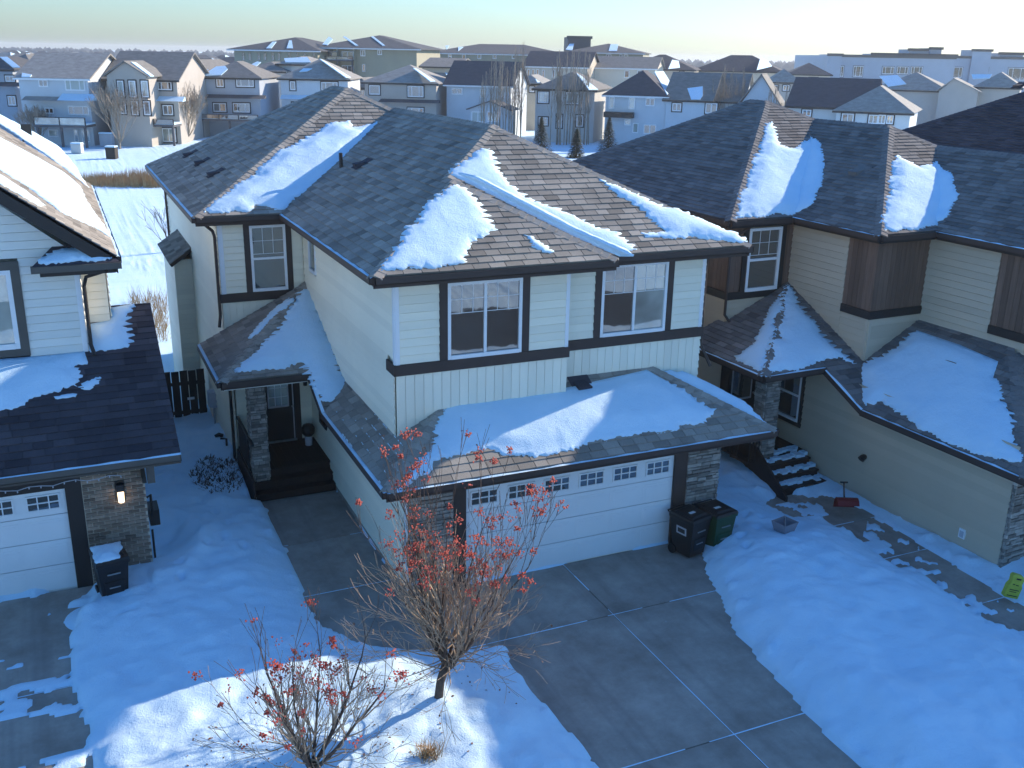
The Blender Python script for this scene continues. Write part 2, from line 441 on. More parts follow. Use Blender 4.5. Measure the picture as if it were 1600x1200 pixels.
def bar(parent, o, eu, n, u0, u1, z0, z1, mat, t=.03, name='trim_board', t0=-.004):
    base = Vector(o); base.z = 0
    return MB().fbox(base+Vector(eu)*u0+V3(0, 0, z0)+Vector(n)*t0, Vector(eu)*(u1-u0), V3(0, 0, z1-z0), Vector(n)*(t-t0)).build(name, mat, parent)
def window(parent, o, eu, n, u0, u1, z0, z1, style='slider', grid=None, fw=.06, proud=.045, frame='white_vinyl', panes='glass', gridz=.62, gc=(3, 2)):
    """vinyl window: frame with sashes, glass panes and grilles as its children"""
    base = Vector(o); base.z = 0; eu, n = Vector(eu), Vector(n); up = Vector((0, 0, 1))
    def bx(m, a, b, c, d, t, t0=-.003): m.fbox(base+eu*a+up*c+n*t0, eu*(b-a), up*(d-c), n*(t-t0))
    m = MB()
    bx(m, u0, u0+fw, z0, z1, proud); bx(m, u1-fw, u1, z0, z1, proud)
    bx(m, u0+fw, u1-fw, z0, z0+fw*1.25, proud+.015); bx(m, u0+fw, u1-fw, z1-fw, z1, proud)
    cells = []
    if style == 'slider':
        c = (u0+u1)/2; bx(m, c-fw*.45, c+fw*.45, z0+fw*1.25, z1-fw, proud-.006)
        cells = [(u0+fw, c-fw*.45, z0+fw*1.25, z1-fw), (c+fw*.45, u1-fw, z0+fw*1.25, z1-fw)]
    elif style == 'hung':
        c = z0+(z1-z0)*.5; bx(m, u0+fw, u1-fw, c-fw*.45, c+fw*.45, proud-.006)
        cells = [(u0+fw, u1-fw, z0+fw*1.25, c-fw*.45), (u0+fw, u1-fw, c+fw*.45, z1-fw)]
    elif style == 'triple':
        k = (u1-u0); a, b = u0+k*.27, u1-k*.27
        for c in (a, b): bx(m, c-fw*.4, c+fw*.4, z0+fw*1.25, z1-fw, proud-.006)
        cells = [(u0+fw, a-fw*.4, z0+fw*1.25, z1-fw), (a+fw*.4, b-fw*.4, z0+fw*1.25, z1-fw), (b+fw*.4, u1-fw, z0+fw*1.25, z1-fw)]
    else: cells = [(u0+fw, u1-fw, z0+fw*1.25, z1-fw)]
    wo_ = m.build('window', frame, parent)
    for i, (a, b, c, d) in enumerate(cells):
        g = MB(); bx(g, a, b, c, d, .012); gm = panes if isinstance(panes, str) else panes[i % len(panes)]
        g.build('pane', gm, wo_)
        if grid and (style != 'hung' or i == 1):
            zz = c+(d-c)*(1-gridz) if style != 'hung' else c+(d-c)*.12
            q = MB()
            for k in range(1, gc[0]): x = a+(b-a)*k/gc[0]; bx(q, x-.006, x+.006, zz, d, .019, .0125)
            for k in range(0, gc[1]): z = zz+(d-zz)*k/gc[1]; bx(q, a, b, z-.006, z+.006, .0185, .0125)
            q.build('grille', 'white_vinyl', wo_)
    return wo_
def garage_door(parent, o, eu, n, u0, u1, z0, z1, nwin=6, rows=4, glass='glass'):
    base = Vector(o); base.z = 0; eu, n = Vector(eu), Vector(n); up = Vector((0, 0, 1))
    H = (z1-z0)/rows; d = MB(); d.fbox(base+eu*u0+up*z0-n*.05, eu*(u1-u0), up*(z1-z0), n*.05).build('door_backing', 'door_white', parent)
    k = (u1-u0)/nwin
    for r in range(rows):
        m = MB(); m.fbox(base+eu*u0+up*(z0+r*H+.006)+n*.001, eu*(u1-u0), up*(H-.012), n*.018)
        for i in range(nwin):                                    # raised panels with a stepped edge
            if r == rows-1: continue
            a = u0+k*i+k*.10; b = u0+k*(i+1)-k*.10
            m.fbox(base+eu*a+up*(z0+r*H+.09)+n*.0185, eu*(b-a), up*(H-.18), n*.008)
            m.fbox(base+eu*(a+.05)+up*(z0+r*H+.14)+n*.026, eu*(b-a-.1), up*(H-.28), n*.006)
        m.build('door_panel', 'door_white', parent)
    r = rows-1
    for i in range(nwin):
        a = u0+k*i+k*.13; b = u0+k*(i+1)-k*.13; c = z0+r*H+.12; e = z1-.09
        f = MB()
        for (p, q, s, t) in ((a, b, c, c+.03), (a, b, e-.03, e), (a, a+.03, c+.03, e-.03), (b-.03, b, c+.03, e-.03)):
            f.fbox(base+eu*p+up*s+n*.0205, eu*(q-p), up*(t-s), n*.03)
        for j in (1, 2): x = a+(b-a)*j/3; f.fbox(base+eu*(x-.011)+up*(c+.03)+n*.0205, eu*.022, up*(e-c-.06), n*.026)
        z = (c+e)/2; f.fbox(base+eu*(a+.03)+up*(z-.011)+n*.0205, eu*(b-a-.06), up*.022, n*.0255)
        wf = f.build('door_window', 'door_white', parent)
        for j in range(3):
            for q in range(2):
                x0 = a+(b-a)*j/3+.012; x1 = a+(b-a)*(j+1)/3-.012; y0 = c+.03+q*((e-c)/2-.02); y1 = y0+(e-c)/2-.05
                MB().fbox(base+eu*x0+up*y0+n*.0205, eu*(x1-x0), up*(y1-y0), n*.006).build('pane', glass, wf)
def stonework(parent, o, eu, n, u0, u1, z0, z1, hmin=.05, hmax=.10, wmin=.16, wmax=.42, t=.05, mat='stone', name='stone', out=None):
    """ledge stone veneer: stones of uneven length, height and depth in rough courses"""
    base = Vector(o); base.z = 0; eu, n = Vector(eu), Vector(n); up = Vector((0, 0, 1)); z = z0
    while z < z1-.01:
        h = min(rng.uniform(hmin, hmax), z1-z); u = u0-rng.random()*.1
        while u < u1-.005:
            ue = min(u+rng.uniform(wmin, wmax), u1); a = max(u, u0)
            if ue-a > .02:
                tt = t*rng.uniform(.35, 1.2); q = MB()
                c = base+eu*(a+.004)+up*(z+.004)-n*.004; e1 = eu*(ue-a-.008); e2 = up*(h-.008)
                vs = [c, c+e1, c+e1+e2, c+e2]; j = lambda: n*(tt+rng.uniform(-.007, .007))
                vs += [c+eu*.004+up*.004+j(), c+e1-eu*.004+up*.004+j(), c+e1+e2-eu*.004-up*.004+j(), c+e2+eu*.004-up*.004+j()]
                out.append((vs, [(4, 5, 6, 7), (0, 1, 5, 4), (1, 2, 6, 5), (2, 3, 7, 6), (3, 0, 4, 7)], min(1, max(0, rng.gauss(.5, .28)))))
            u = ue
        z += h
def downspout(parent, pts, mat='trim_brown', r=.04):
    MB().tube(pts, r, 6).build('downspout', mat, parent)
def roof_vent(face, a, b, label, mat='shingle_slate', parent=None):
    """low slant-back roof vent"""
    m = MB(); w_, l_, h = .34, .36, .13
    P = lambda x, y, z: face.at(a+x, b+y, z)
    m.add([P(-w_/2, 0, 0), P(w_/2, 0, 0), P(w_/2, l_, .0), P(-w_/2, l_, .0), P(-w_/2+.02, 0, h), P(w_/2-.02, 0, h), P(w_/2-.04, l_*.9, .03), P(-w_/2+.04, l_*.9, .03)],
          [(4, 5, 6, 7), (0, 1, 5, 4), (1, 2, 6, 5), (2, 3, 7, 6), (3, 0, 4, 7)])
    m.add([P(-w_/2-.08, -.06, .028), P(w_/2+.08, -.06, .028), P(w_/2+.08, l_+.1, .03), P(-w_/2-.08, l_+.1, .03)], [(0, 1, 2, 3)])
    return m.build('roof_vent', mat, parent)

# ================================================================== the white house in the middle
EX, EY = V3(1, 0, 0), V3(0, 1, 0)
ZE, S = 6.45, .53
def build_main():
    H = thing('white_house', (9.0, 21.0, 0), 'cream two-storey house with brown trim and double garage in the middle', 'house')
    # body (solid core behind the siding)
    m = MB()
    m.box((5.52, 16.86, -.3), (12.72, 25.6, 2.75)); m.box((5.66, 17.84, 2.7), (12.93, 18.3, 6.3)) if 0 else None
    m.add([(5.66,17.84,2.3),(9.31,17.84,2.3),(9.31,18.24,2.3),(12.93,18.24,2.3),(12.93,36.5,2.3),(5.66,36.5,2.3)]+[(5.66,17.84,6.3),(9.31,17.84,6.3),(9.31,18.24,6.3),(12.93,18.24,6.3),(12.93,36.5,6.3),(5.66,36.5,6.3)],
          [(0,1,7,6),(1,2,8,7),(2,3,9,8),(3,4,10,9),(4,5,11,10),(5,0,6,11)])
    m.box((3.54, 25.54, -1.2), (12.9, 37.0, 6.3)); m.box((3.54, 24.66, -1), (5.6, 25.6, 3.3))
    m.build('wall', 'siding_cream', H)
    # ---- roof planes
    z = lambda d, e=ZE, s=S: e+s*d
    A = (5.05, 17.2, ZE); B = (10.12, 17.2, ZE); B2 = (10.12, 17.6, ZE); Rr = (13.7, 17.6, ZE)
    P0 = (7.585, 19.735, z(2.535)); P0b = (7.585, 20.135, z(2.535)); P1 = (9.375, 21.925, z(4.325))
    V_ = (5.05, 25.1, ZE); Q = (9.375, 29.35, z(4.325)); Vt = (9.24, 29.29, z(4.19))
    C1 = (2.96, 25.1, ZE); C2 = (2.96, 37.4, ZE); P2 = (8.26, 30.4, z(5.3)); P3 = (8.26, 32.1, z(5.3)); C3 = (13.56, 25.1, ZE); C4 = (13.56, 37.4, ZE)
    f = {}
    f['left'] = Face([A, P0, P0b, P1, Q, Vt, V_]); f['front_bay'] = Face([A, B, P0]); f['bay_right'] = Face([B, B2, P0b, P0])
    f['front'] = Face([B2, Rr, P1, P0b]); f['right'] = Face([Rr, (13.7, 29.2, ZE), Q, P1])
    f['back_front'] = Face([C1, V_, Vt, P2]); f['back_left'] = Face([C2, C1, P2, P3]); f['back_right'] = Face([C3, C4, P3, P2]); f['back_front2'] = Face([Vt, Q, (9.5, 29.16, z(4.06)), P2])
    f['back_back'] = Face([C4, C2, P3])
    GE = 2.65; g = lambda d: GE+S*d
    f['g_front'] = Face([(4.9, 16.2, GE), (13.75, 16.2, GE), (11.65, 18.3, g(2.1)), (7.0, 18.3, g(2.1))])
    f['g_left'] = Face([(4.9, 16.2, GE), (6.7, 18.0, g(1.8)), (5.72, 18.0, g(.82)), (5.72, 21.84, g(.82)), (4.9, 20.8, GE)])
    f['g_right'] = Face([(13.75, 16.2, GE), (13.75, 20.5, GE), (12.8, 20.5, g(.95)), (12.8, 18.3, g(.95)), (11.65, 18.3, g(2.1))])
    NE = 3.2; T = (5.65, 25.4, 4.6); NC = (2.87, 22.1, NE)
    f['e_front'] = Face([NC, (4.9, 22.1, NE), (4.9, 20.8, GE), (5.72, 21.84, g(.82)), (5.72, 25.4, 4.6), T])
    f['e_left'] = Face([NC, T, (2.87, 25.42, NE)])
    deck = MB()
    for k, fc in f.items(): deck.prism([p-fc.n*.003 for p in fc.p], -fc.n*.05)
    ro = deck.build('roof', 'shingle_brown', H)
    sh = []
    for k, fc in f.items():
        if k in ('right', 'back_right', 'back_back'): continue
        shingles(fc, out=sh)
    pieces('shingle', sh, 'shingle_brown', H, 300, 'shingle_field')
    cp = []
    caps(A, P0, f['left'], f['front_bay'], cp); caps(P0b, P1, f['left'], f['front'], cp); caps(B, P0, f['front_bay'], f['bay_right'], cp)
    caps(Rr, P1, f['front'], f['right'], cp); caps(P1, Q, f['left'], f['right'], cp); caps(C1, P2, f['back_left'], f['back_front'], cp)
    caps(P2, P3, f['back_left'], f['back_right'], cp); caps(C2, P3, f['back_left'], f['back_back'], cp)
    caps((9.4, 29.2, z(4.16)), P2, f['back_front'], f['back_right'], cp)
    caps((4.9, 16.2, GE), (6.5, 17.8, g(1.6)), f['g_left'], f['g_front'], cp); caps((13.75, 16.2, GE), (11.75, 18.2, g(2.0)), f['g_front'], f['g_right'], cp)
    caps(NC, T, f['e_left'], f['e_front'], cp)
    # starter caps along the front eaves
    pieces('ridge_cap', cp, 'shingle_brown', H, 260, 'ridge_cap_field')
    # ---- eaves
    br, X_, Y_ = 'trim_brown', EX, EY
    eave(A, B, Y_, H, br, br, .22, False); eave(B2, Rr, Y_, H, br, br, .22, False); eave(A, V_, X_, H, br, 'trim_brown', .2)
    eave(C1, (5.0, 25.1, ZE), Y_, H, br, br, .22, False); eave(C1, C2, X_, H, br, br, .2); eave(Rr, (13.7, 29, ZE), -X_, H, br, br, .2, False)
    eave((4.9, 16.2, GE), (13.75, 16.2, GE), Y_, H, br, br, .22); eave((4.9, 16.2, GE), (4.9, 20.8, GE), X_, H, br, 'trim_brown', .2)
    eave((13.75, 16.2, GE), (13.75, 20.5, GE), -X_, H, br, br, .2); eave(NC, (4.9, 22.1, NE), Y_, H, br, br, .2, False)
    eave(NC, (2.87, 25.42, NE), X_, H, br, 'trim_brown', .2); eave((4.9, 20.8, GE), (4.9, 22.1, NE), X_, H, br, 'trim_brown', .18)
    soffit([(5.1, 17.26), (10.1, 17.26), (10.1, 18.3), (5.1, 18.3)], ZE-.235, H); soffit([(10.1, 17.66), (13.66, 17.66), (13.66, 19), (10.1, 19)], ZE-.236, H)
    soffit([(5.1, 18.3), (5.75, 18.3), (5.75, 25.2), (5.1, 25.2)], ZE-.235, H); soffit([(3.0, 25.15), (5.75, 25.15), (5.75, 25.7), (3.0, 25.7)], ZE-.237, H)
    soffit([(3.0, 25.7), (3.6, 25.7), (3.6, 37.3), (3.0, 37.3)], ZE-.236, H); soffit([(12.9, 19), (13.66, 19), (13.66, 29), (12.9, 29)], ZE-.237, H)
    soffit([(4.95, 16.25), (13.7, 16.25), (13.7, 16.86), (4.95, 16.86)], GE-.236, H); soffit([(4.95, 16.86), (5.6, 16.86), (5.6, 20.9), (4.95, 20.9)], GE-.237, H)
    soffit([(12.6, 16.86), (13.7, 16.86), (13.7, 20.5), (12.6, 20.5)], GE-.238, H); soffit([(2.9, 22.15), (5.5, 22.15), (5.5, 25), (2.9, 25)], NE-.236, H, 'siding_grey')
    # ---- front, upper storey
    oL, oR, nF = V3(0, 17.8, 0), V3(0, 18.2, 0), V3(0, -1, 0); zb0, zb1, zt = 4.32, 4.54, 6.22
    cr = 'siding_cream'
    lap(H, oL, EX, nF, 5.70, 6.52, zb1, zt, cr); lap(H, oL, EX, nF, 8.46, 9.29, zb1, zt, cr)
    lap(H, oR, EX, nF, 9.43, 10.18, zb1, zt, cr); lap(H, oR, EX, nF, 12.14, 12.88, zb1, zt, cr)
    for a, b in ((5.62, 5.70), (9.29, 9.37)): bar(H, oL, EX, nF, a, b, zb1, zt, 'white_vinyl', .028, 'corner_trim')
    for a, b in ((9.37, 9.43), (12.88, 12.97)): bar(H, oR, EX, nF, a, b, zb1, zt, 'white_vinyl', .028, 'corner_trim')
    for a, b in ((6.52, 6.69), (8.29, 8.46)): bar(H, oL, EX, nF, a, b, zb1, zt, br, .035)
    for a, b in ((10.18, 10.34), (11.98, 12.14)): bar(H, oR, EX, nF, a, b, zb1, zt, br, .035)
    bar(H, oL, EX, nF, 5.58, 9.40, zb0, zb1, br, .05, 'belt_board'); bar(H, oR, EX, nF, 9.40, 13.01, zb0, zb1, br, .05, 'belt_board')
    bar(H, V3(5.62, 0, 0), EY, V3(-1, 0, 0), 17.75, 18.28, zb0, zb1-.001, br, .05, 'belt_board')
    bar(H, V3(5.62, 0, 0), EY, V3(-1, 0, 0), 17.79, 17.88, zb1, zt, 'white_vinyl', .028, 'corner_trim')
    window(H, oL, EX, nF, 6.69, 8.29, zb1+.005, 6.10, 'slider', True, .065, gridz=.40, gc=(3, 2))
    window(H, oR, EX, nF, 10.34, 11.98, zb1+.005, 6.12, 'slider', True, .065, gridz=.40, gc=(3, 2), panes=('glass', 'glass_frost'))
    bar(H, oL, EX, nF, 6.69, 8.29, 6.10, zt, br, .03); bar(H, oR, EX, nF, 10.34, 11.98, 6.12, zt, br, .03)
    vert(H, oL, EX, nF, 5.62, 9.37, 2.9, zb0, cr, .19); vert(H, oR, EX, nF, 9.37, 12.97, 2.9, zb0, cr, .19)
    # ---- left side, upper storey
    nL = V3(-1, 0, 0)
    lap(H, V3(5.62, 0, 0), EY, nL, 17.88, 25.42, 2.6, zt, cr, holes=((24.05, 24.75, 5.05, 6.05), (17.7, 18.28, zb0, zb1)))
    window(H, V3(5.62, 0, 0), EY, nL, 24.05, 24.75, 5.05, 6.05, 'fixed')
    oB = V3(0, 25.5, 0)                                                   # back bay with the tall window
    lap(H, oB, EX, nF, 3.62, 4.13, 4.42, zt, cr); lap(H, oB, EX, nF, 5.33, 5.60, 4.42, zt, cr)
    vert(H, oB, EX, nF, 3.5, 5.6, 3.2, 4.2, cr, .17); bar(H, oB, EX, nF, 3.46, 5.60, 4.2, 4.42, br, .05, 'belt_board')
    for a, b in ((4.13, 4.28), (5.18, 5.33)): bar(H, oB, EX, nF, a, b, 4.42, zt, br, .035)
    bar(H, oB, EX, nF, 3.5, 3.62, 4.42, zt, 'white_vinyl', .028, 'corner_trim')
    window(H, oB, EX, nF, 4.28, 5.18, 4.43, 6.12, 'hung', True, .065, gc=(3, 2)); bar(H, oB, EX, nF, 4.28, 5.18, 6.12, zt, br, .03)
    lap(H, V3(3.5, 0, 0), EY, nL, 25.56, 37.0, -.9, zt, cr, holes=((31.3, 34.4, -.4, 4.2),)); lap(H, V3(3.5, 0, 0), EY, nL, 24.66, 25.5, -.5, 3.15, cr)
    downspout(H, [(3.1, 25.18, 6.32), (3.38, 25.4, 6.05), (3.42, 25.42, 5.9), (3.42, 25.42, 3.9), (3.36, 25.3, 3.62)])
    downspout(H, [(2.95, 25.35, 3.1), (3.42, 24.75, 2.75), (3.42, 24.7, 2.6), (3.42, 24.7, .1)], 'trim_black')
    downspout(H, [(13.4, 17.95, 6.3), (13.05, 18.25, 6.1), (13.05, 18.28, 5.9), (13.05, 18.28, 4.1), (13.25, 18.1, 3.6)])
    downspout(H, [(3.2, 37.0, 6.3), (3.42, 36.9, 6.0), (3.42, 36.9, -.4)])
    # ---- fireplace chase
    m = MB(); m.box((2.98, 31.3, -.4), (3.5, 34.4, 4.2)); ch = m.build('chimney_chase', 'siding_cream', H)
    for nn, o_, e_, a, b in ((nF, V3(0, 31.3, 0), EX, 2.98, 3.48), (nL, V3(2.98, 0, 0), EY, 31.3, 34.4)):
        zz = -.4
        while zz < 4.1:
            MB().fbox(V3(o_.x, o_.y, 0)+e_*a+V3(0, 0, zz), e_*(b-a), V3(0, 0, .15), nn*.012, rng.random()).build('siding_board', cr, ch); zz += .155
    fc = Face([(2.82, 31.1, 4.15), (3.5, 31.1, 4.62), (3.5, 34.6, 4.62), (2.82, 34.6, 4.15)])
    MB().prism([p-fc.n*.004 for p in fc.p], -fc.n*.1).build('chase_roof', 'trim_brown', ch)
    s2 = []; shingles(fc, out=s2); [MB().add(*q).build('shingle', 'shingle_brown', ch) for q in s2[:60]]
    # ---- garage
    oG = V3(0, 16.78, 0)
    lap(H, V3(5.48, 0, 0), EY, nL, 16.9, 25.0, .15, 2.5, cr, holes=((23.0, 23.75, 1.35, 2.2),))
    bar(H, V3(5.48, 0, 0), EY, nL, 16.85, 24.9, -.05, .15, 'concrete', .01, 'foundation')
    window(H, V3(5.48, 0, 0), EY, nL, 23.0, 23.75, 1.35, 2.2, 'fixed', frame='trim_brown')
    bar(H, V3(5.48, 0, 0), EY, nL, 16.78, 16.9, .15, 2.5, 'white_vinyl', .03, 'corner_trim')
    garage_door(H, V3(0, 16.86, 0), EX, nF, 6.70, 11.58, .02, 2.15)
    bar(H, oG, EX, nF, 6.42, 6.70, 0, 2.15, br, .0, t0=-.12); bar(H, oG, EX, nF, 11.58, 11.90, 0, 2.15, br, .0, t0=-.12)
    bar(H, oG, EX, nF, 6.42, 11.90, 2.15, 2.44, br, .0, t0=-.12); bar(H, oG, EX, nF, 5.46, 12.76, 2.30, 2.44, br, .02, 'frieze_board', .001)
    st = []
    for a, b in ((5.5, 6.42), (11.90, 12.74)):
        bar(H, oG, EX, nF, a, b, 0, 2.30, 'mortar', .0, 'stone_backing', -.1); stonework(H, oG, EX, nF, a, b, .0, 2.30, out=st)
    bar(H, V3(12.74, 0, 0), EY, EX, 16.79, 17.4, 0, 2.4, 'mortar', .0, 'stone_backing', -.1); stonework(H, V3(12.74, 0, 0), EY, EX, 16.79, 17.4, 0, 2.4, out=st)
    lap(H, V3(12.74, 0, 0), EY, EX, 17.4, 25, .0, 2.4, cr); lap(H, V3(12.97, 0, 0), EY, EX, 18.2, 29, 2.7, zt, cr)
    # ---- porch
    dz = .6
    for i in range(10): MB().box((3.52+i*.196, 22.86, dz-.04), (3.52+i*.196+.19, 24.64, dz), rng.random()).build('deck_board', 'deck_dark', H)
    for i, (y0, zz) in enumerate(((22.36, .2), (22.61, .4), (22.86, .6))):
        MB().box((3.5, y0-.03, zz-.04), (5.46, y0+.25, zz) if zz < .6 else (5.46, y0-.004, zz)).build('stair_tread', 'deck_dark', H)
        MB().box((3.53, y0, zz-.2), (5.46, y0+.02, zz-.045)).build('stair_riser', 'deck_dark', H)
    MB().box((3.46, 22.3, -.2), (3.515, 24.6, dz-.045)).build('deck_skirt', 'deck_dark', H)
    MB().box((3.57, 22.70, dz-.1), (3.93, 23.06, 3.0)).build('column_core', 'mortar', H)
    for o_, e_, n_, a, b in ((V3(0, 22.70, 0), EX, nF, 3.57, 3.93), (V3(3.93, 0, 0), EY, EX, 22.7, 23.06), (V3(3.57, 0, 0), EY, nL, 22.7, 23.06)):
        stonework(H, o_, e_, n_, a, b, dz-.5, 3.0, wmin=.1, wmax=.3, t=.035, out=st)
    pieces('stone', st, 'stone', H, 300, 'stone_field')
    MB().box((3.5, 22.3, 2.96), (5.4, 22.62, 3.06)).build('porch_beam', br, H)
    oD = V3(0, 24.62, 0)
    lap(H, oD, EX, nF, 3.54, 4.08, dz, 2.98, 'siding_cream'); lap(H, oD, EX, nF, 5.16, 5.46, dz, 2.98, 'siding_cream')
    bar(H, oD, EX, nF, 4.08, 4.20, dz, 2.9, br, .04); bar(H, oD, EX, nF, 5.02, 5.16, dz, 2.9, br, .04); bar(H, oD, EX, nF, 4.2, 5.02, 2.76, 2.9, br, .04)
    dr = bar(H, oD, EX, nF, 4.2, 5.02, dz+.02, 2.76, 'trim_black', .025, 'door')
    window(dr, V3(0, 24.595, 0), EX, nF, 4.32, 4.86, 1.55, 2.6, 'fixed', True, .03, .02, frame='grey_plastic', panes='glass_frost', gridz=1.0, gc=(3, 4))
    MB().tube([(4.94, 24.56, 1.55), (4.94, 24.53, 1.55)], .03, 8).build('door_handle', 'galvanised', dr)
    bar(dr, oD, EX, nF, 4.2, 5.02, dz+.0, dz+.04, 'galvanised', .09, 'threshold')
    bar(dr, oD, EX, nF, 4.955, 4.985, dz+.04, 2.74, 'grey_plastic', .03, 'weather_strip', .0255)
    MB().lathe((5.3, 24.56, 2.15), [(.0, -.08), (.05, -.08), (.06, .05), (.03, .1), (0, .1)], 8).build('porch_light', 'trim_black', H)
    rl = MB(); rl.box((3.5, 22.4, 1.42), (3.56, 24.5, 1.48))
    for k in range(14): rl.box((3.515, 23.1+k*.1, .62), (3.545, 23.13+k*.1, 1.42))
    rl.box((3.5, 23.06, .6), (3.56, 23.12, 1.42)); rl.build('railing', 'trim_black', H)
    # ---- side meters
    m = MB(); m.box((3.28, 28.0, .55), (3.49, 28.35, 1.0)); m.box((3.32, 28.5, .45), (3.49, 28.75, .85)); m.tube([(3.42, 28.2, .55), (3.42, 28.2, -.6)], .03, 6); m.build('gas_meter', 'grey_plastic', H)
    m = MB(); m.tube([(3.4, 26.6, .2), (3.3, 26.6, .25), (3.2, 26.6, .2)], .06, 8); m.tube([(3.4, 26.1, -.3), (3.4, 26.1, .15), (3.25, 25.95, .2)], .03, 6); m.tube([(3.35, 25.6, 0), (3.35, 25.55, .5), (3.2, 25.5, .55)], .03, 6)
    m.build('vent_pipe', 'trim_black', H)
    # ---- vents on the roof
    fl = f['back_left']
    for px in ((505/2.963/1.0, 0),): pass
    for (x, y) in ((289, 246), (307, 259), (327, 277)): a, b = fl.px(x, y); roof_vent(fl, a, b, '', 'shingle_dark', H)
    a, b = f['left'].px(556, 263); roof_vent(f['left'], a, b, '', 'shingle_dark', H)
    q = onp(533, 262, f['left'].o, f['left'].n); MB().tube([q, q+V3(0, 0, .38)], .05, 8).build('vent_pipe', 'trim_black', H)
    a, b = f['g_front'].px(914, 612); roof_vent(f['g_front'], a, b, '', 'shingle_dark', H)
    a, b = f['back_front'].px(403, 330)
    # ---- snow lying on these roofs
    def patch(k, pts, label, **kw): return snow_patch(f[k], [f[k].px(p[0], p[1])+((p[2],) if len(p) > 2 else ()) for p in pts], label, **kw)
    patch('back_front', [(316, 333), (345, 310), (400, 268), (440, 236), (520, 192), (546, 190), (552, 200), (566, 196), (597, 190), (570, 226), (552, 245), (532, 264), (500, 285), (470, 305), (445, 326), (430, 328), (402, 322), (385, 331), (350, 334)], 'long drift of snow in the roof valley of the white house behind the ridge', thick=.2, edge=.3, lump=.7, seed=1)
    patch('front_bay', [(592, 424), (612, 400), (640, 352), (690, 300), (712, 290), (728, 298), (752, 318), (762, 345), (772, 352), (762, 366), (745, 378), (728, 395), (722, 412), (690, 418), (640, 422)], 'triangular snow sheet on the front hip above the left bedroom window', thick=.07, edge=.12, teeth=.16, seed=2)
    patch('front_bay', [(818, 368), (830, 368), (866, 396), (852, 396), (832, 384)], 'small streak of snow on the front shingles above the left window', thick=.04, edge=.06, seed=3)
    patch('bay_right', [(716, 271, 1), (740, 276, 1), (820, 318, 1), (900, 360, 1), (990, 400, 1), (968, 400), (900, 366), (840, 336), (780, 304), (735, 281)], 'snow in the narrow valley strip behind the front hip cap', thick=.08, edge=.1, rough=.02, seed=14)
    patch('front', [(700, 272), (730, 250), (750, 234), (764, 233), (778, 262), (790, 288), (832, 312), (880, 334), (905, 340), (930, 354), (962, 366), (996, 391), (958, 398, 1), (900, 372, 1), (840, 342, 1), (780, 312, 1)], 'long white strip of snow along the valley beside the front hip cap', thick=.07, edge=.12, teeth=.12, seed=4)
    patch('front', [(936, 280), (960, 290), (1010, 312), (1060, 330), (1120, 352), (1168, 378), (1150, 380), (1120, 374), (1085, 372), (1040, 374), (1012, 372), (1000, 366), (1040, 362), (1020, 345), (985, 320), (960, 302)], 'drift of snow near the right end of the front roof', thick=.14, edge=.2, lump=.6, teeth=.15, seed=5)
    gf = f['g_front']; wl = gf.to((6.9, 18.22, 0)); hi = gf.to((9.0, 18.28, 2.65+S*2.08))[1]
    patch('g_front', [(618, 768), (640, 738), (676, 700), (682, 660), (700, 630, 1), (884, 607, 1), (1010, 579, 1), (1040, 596), (1080, 620), (1118, 640), (1108, 652), (1090, 664), (1062, 664), (1056, 672), (1030, 678), (1010, 676), (980, 686), (970, 684), (925, 692), (880, 708), (835, 713), (790, 711), (770, 703), (720, 712), (682, 722), (676, 734), (648, 752), (640, 764)], 'big blue-shaded snow field on the garage roof under the bedroom windows', thick=.17, edge=.3, teeth=.1, seed=6)
    gr = f['g_right']; snow_patch(gr, [gr.to(p) for p in ((13.62, 16.38, 2.7), (13.66, 17.0, 2.7), (13.2, 18.4, 2.95), (12.9, 19.6, 3.1), (12.84, 18.3, 3.2), (11.9, 18.22, 3.6), (11.95, 18.1, 3.58), (12.8, 17.25, 3.1))], 'rounded snow bank behind the right hip of the garage roof', thick=.34, edge=.18, rough=.02, lump=.2, seed=7)
    patch('e_front', [(362, 582), (385, 564), (420, 532), (450, 492), (472, 455), (490, 447), (500, 490), (540, 590), (560, 640), (585, 665), (600, 675), (572, 655), (545, 620), (528, 628), (505, 628), (490, 605), (480, 580), (470, 568), (440, 576), (400, 580)], 'steep snow sheet on the porch roof beside the entry wall', thick=.12, edge=.2, teeth=.2, seed=8)
    patch('e_left', [(388, 530), (404, 508), (430, 484), (452, 466), (460, 468), (430, 496), (404, 520)], 'thin snow streak on the shaded left side of the porch roof', thick=.05, edge=.08, seed=9)
    # snow specks caught under the shingle edges on the left garage slope
    m = MB(); gl = f['g_left']
    for i in range(90):
        a, b = rng.choice([gl.px(rng.uniform(520, 650), rng.uniform(640, 750)), gl.px(rng.uniform(510, 620), rng.uniform(650, 720))])
        d_, ins = polydist([a], [b], gl.uv)
        if not ins[0]: continue
        b = round(b/.195)*.195-.012; l = rng.uniform(.04, .16); m.add([gl.at(a, b, .004), gl.at(a+l, b, .004), gl.at(a+l*.9, b+.03, .035), gl.at(a+.02, b+.03, .035)], [(0, 1, 2, 3)])
    m.build('snow_speck', 'snow', None, 'snow specks caught along the shingle rows of the left garage slope', 'snow', None, 'stuff')
    return H, f
MAIN, MF = build_main()

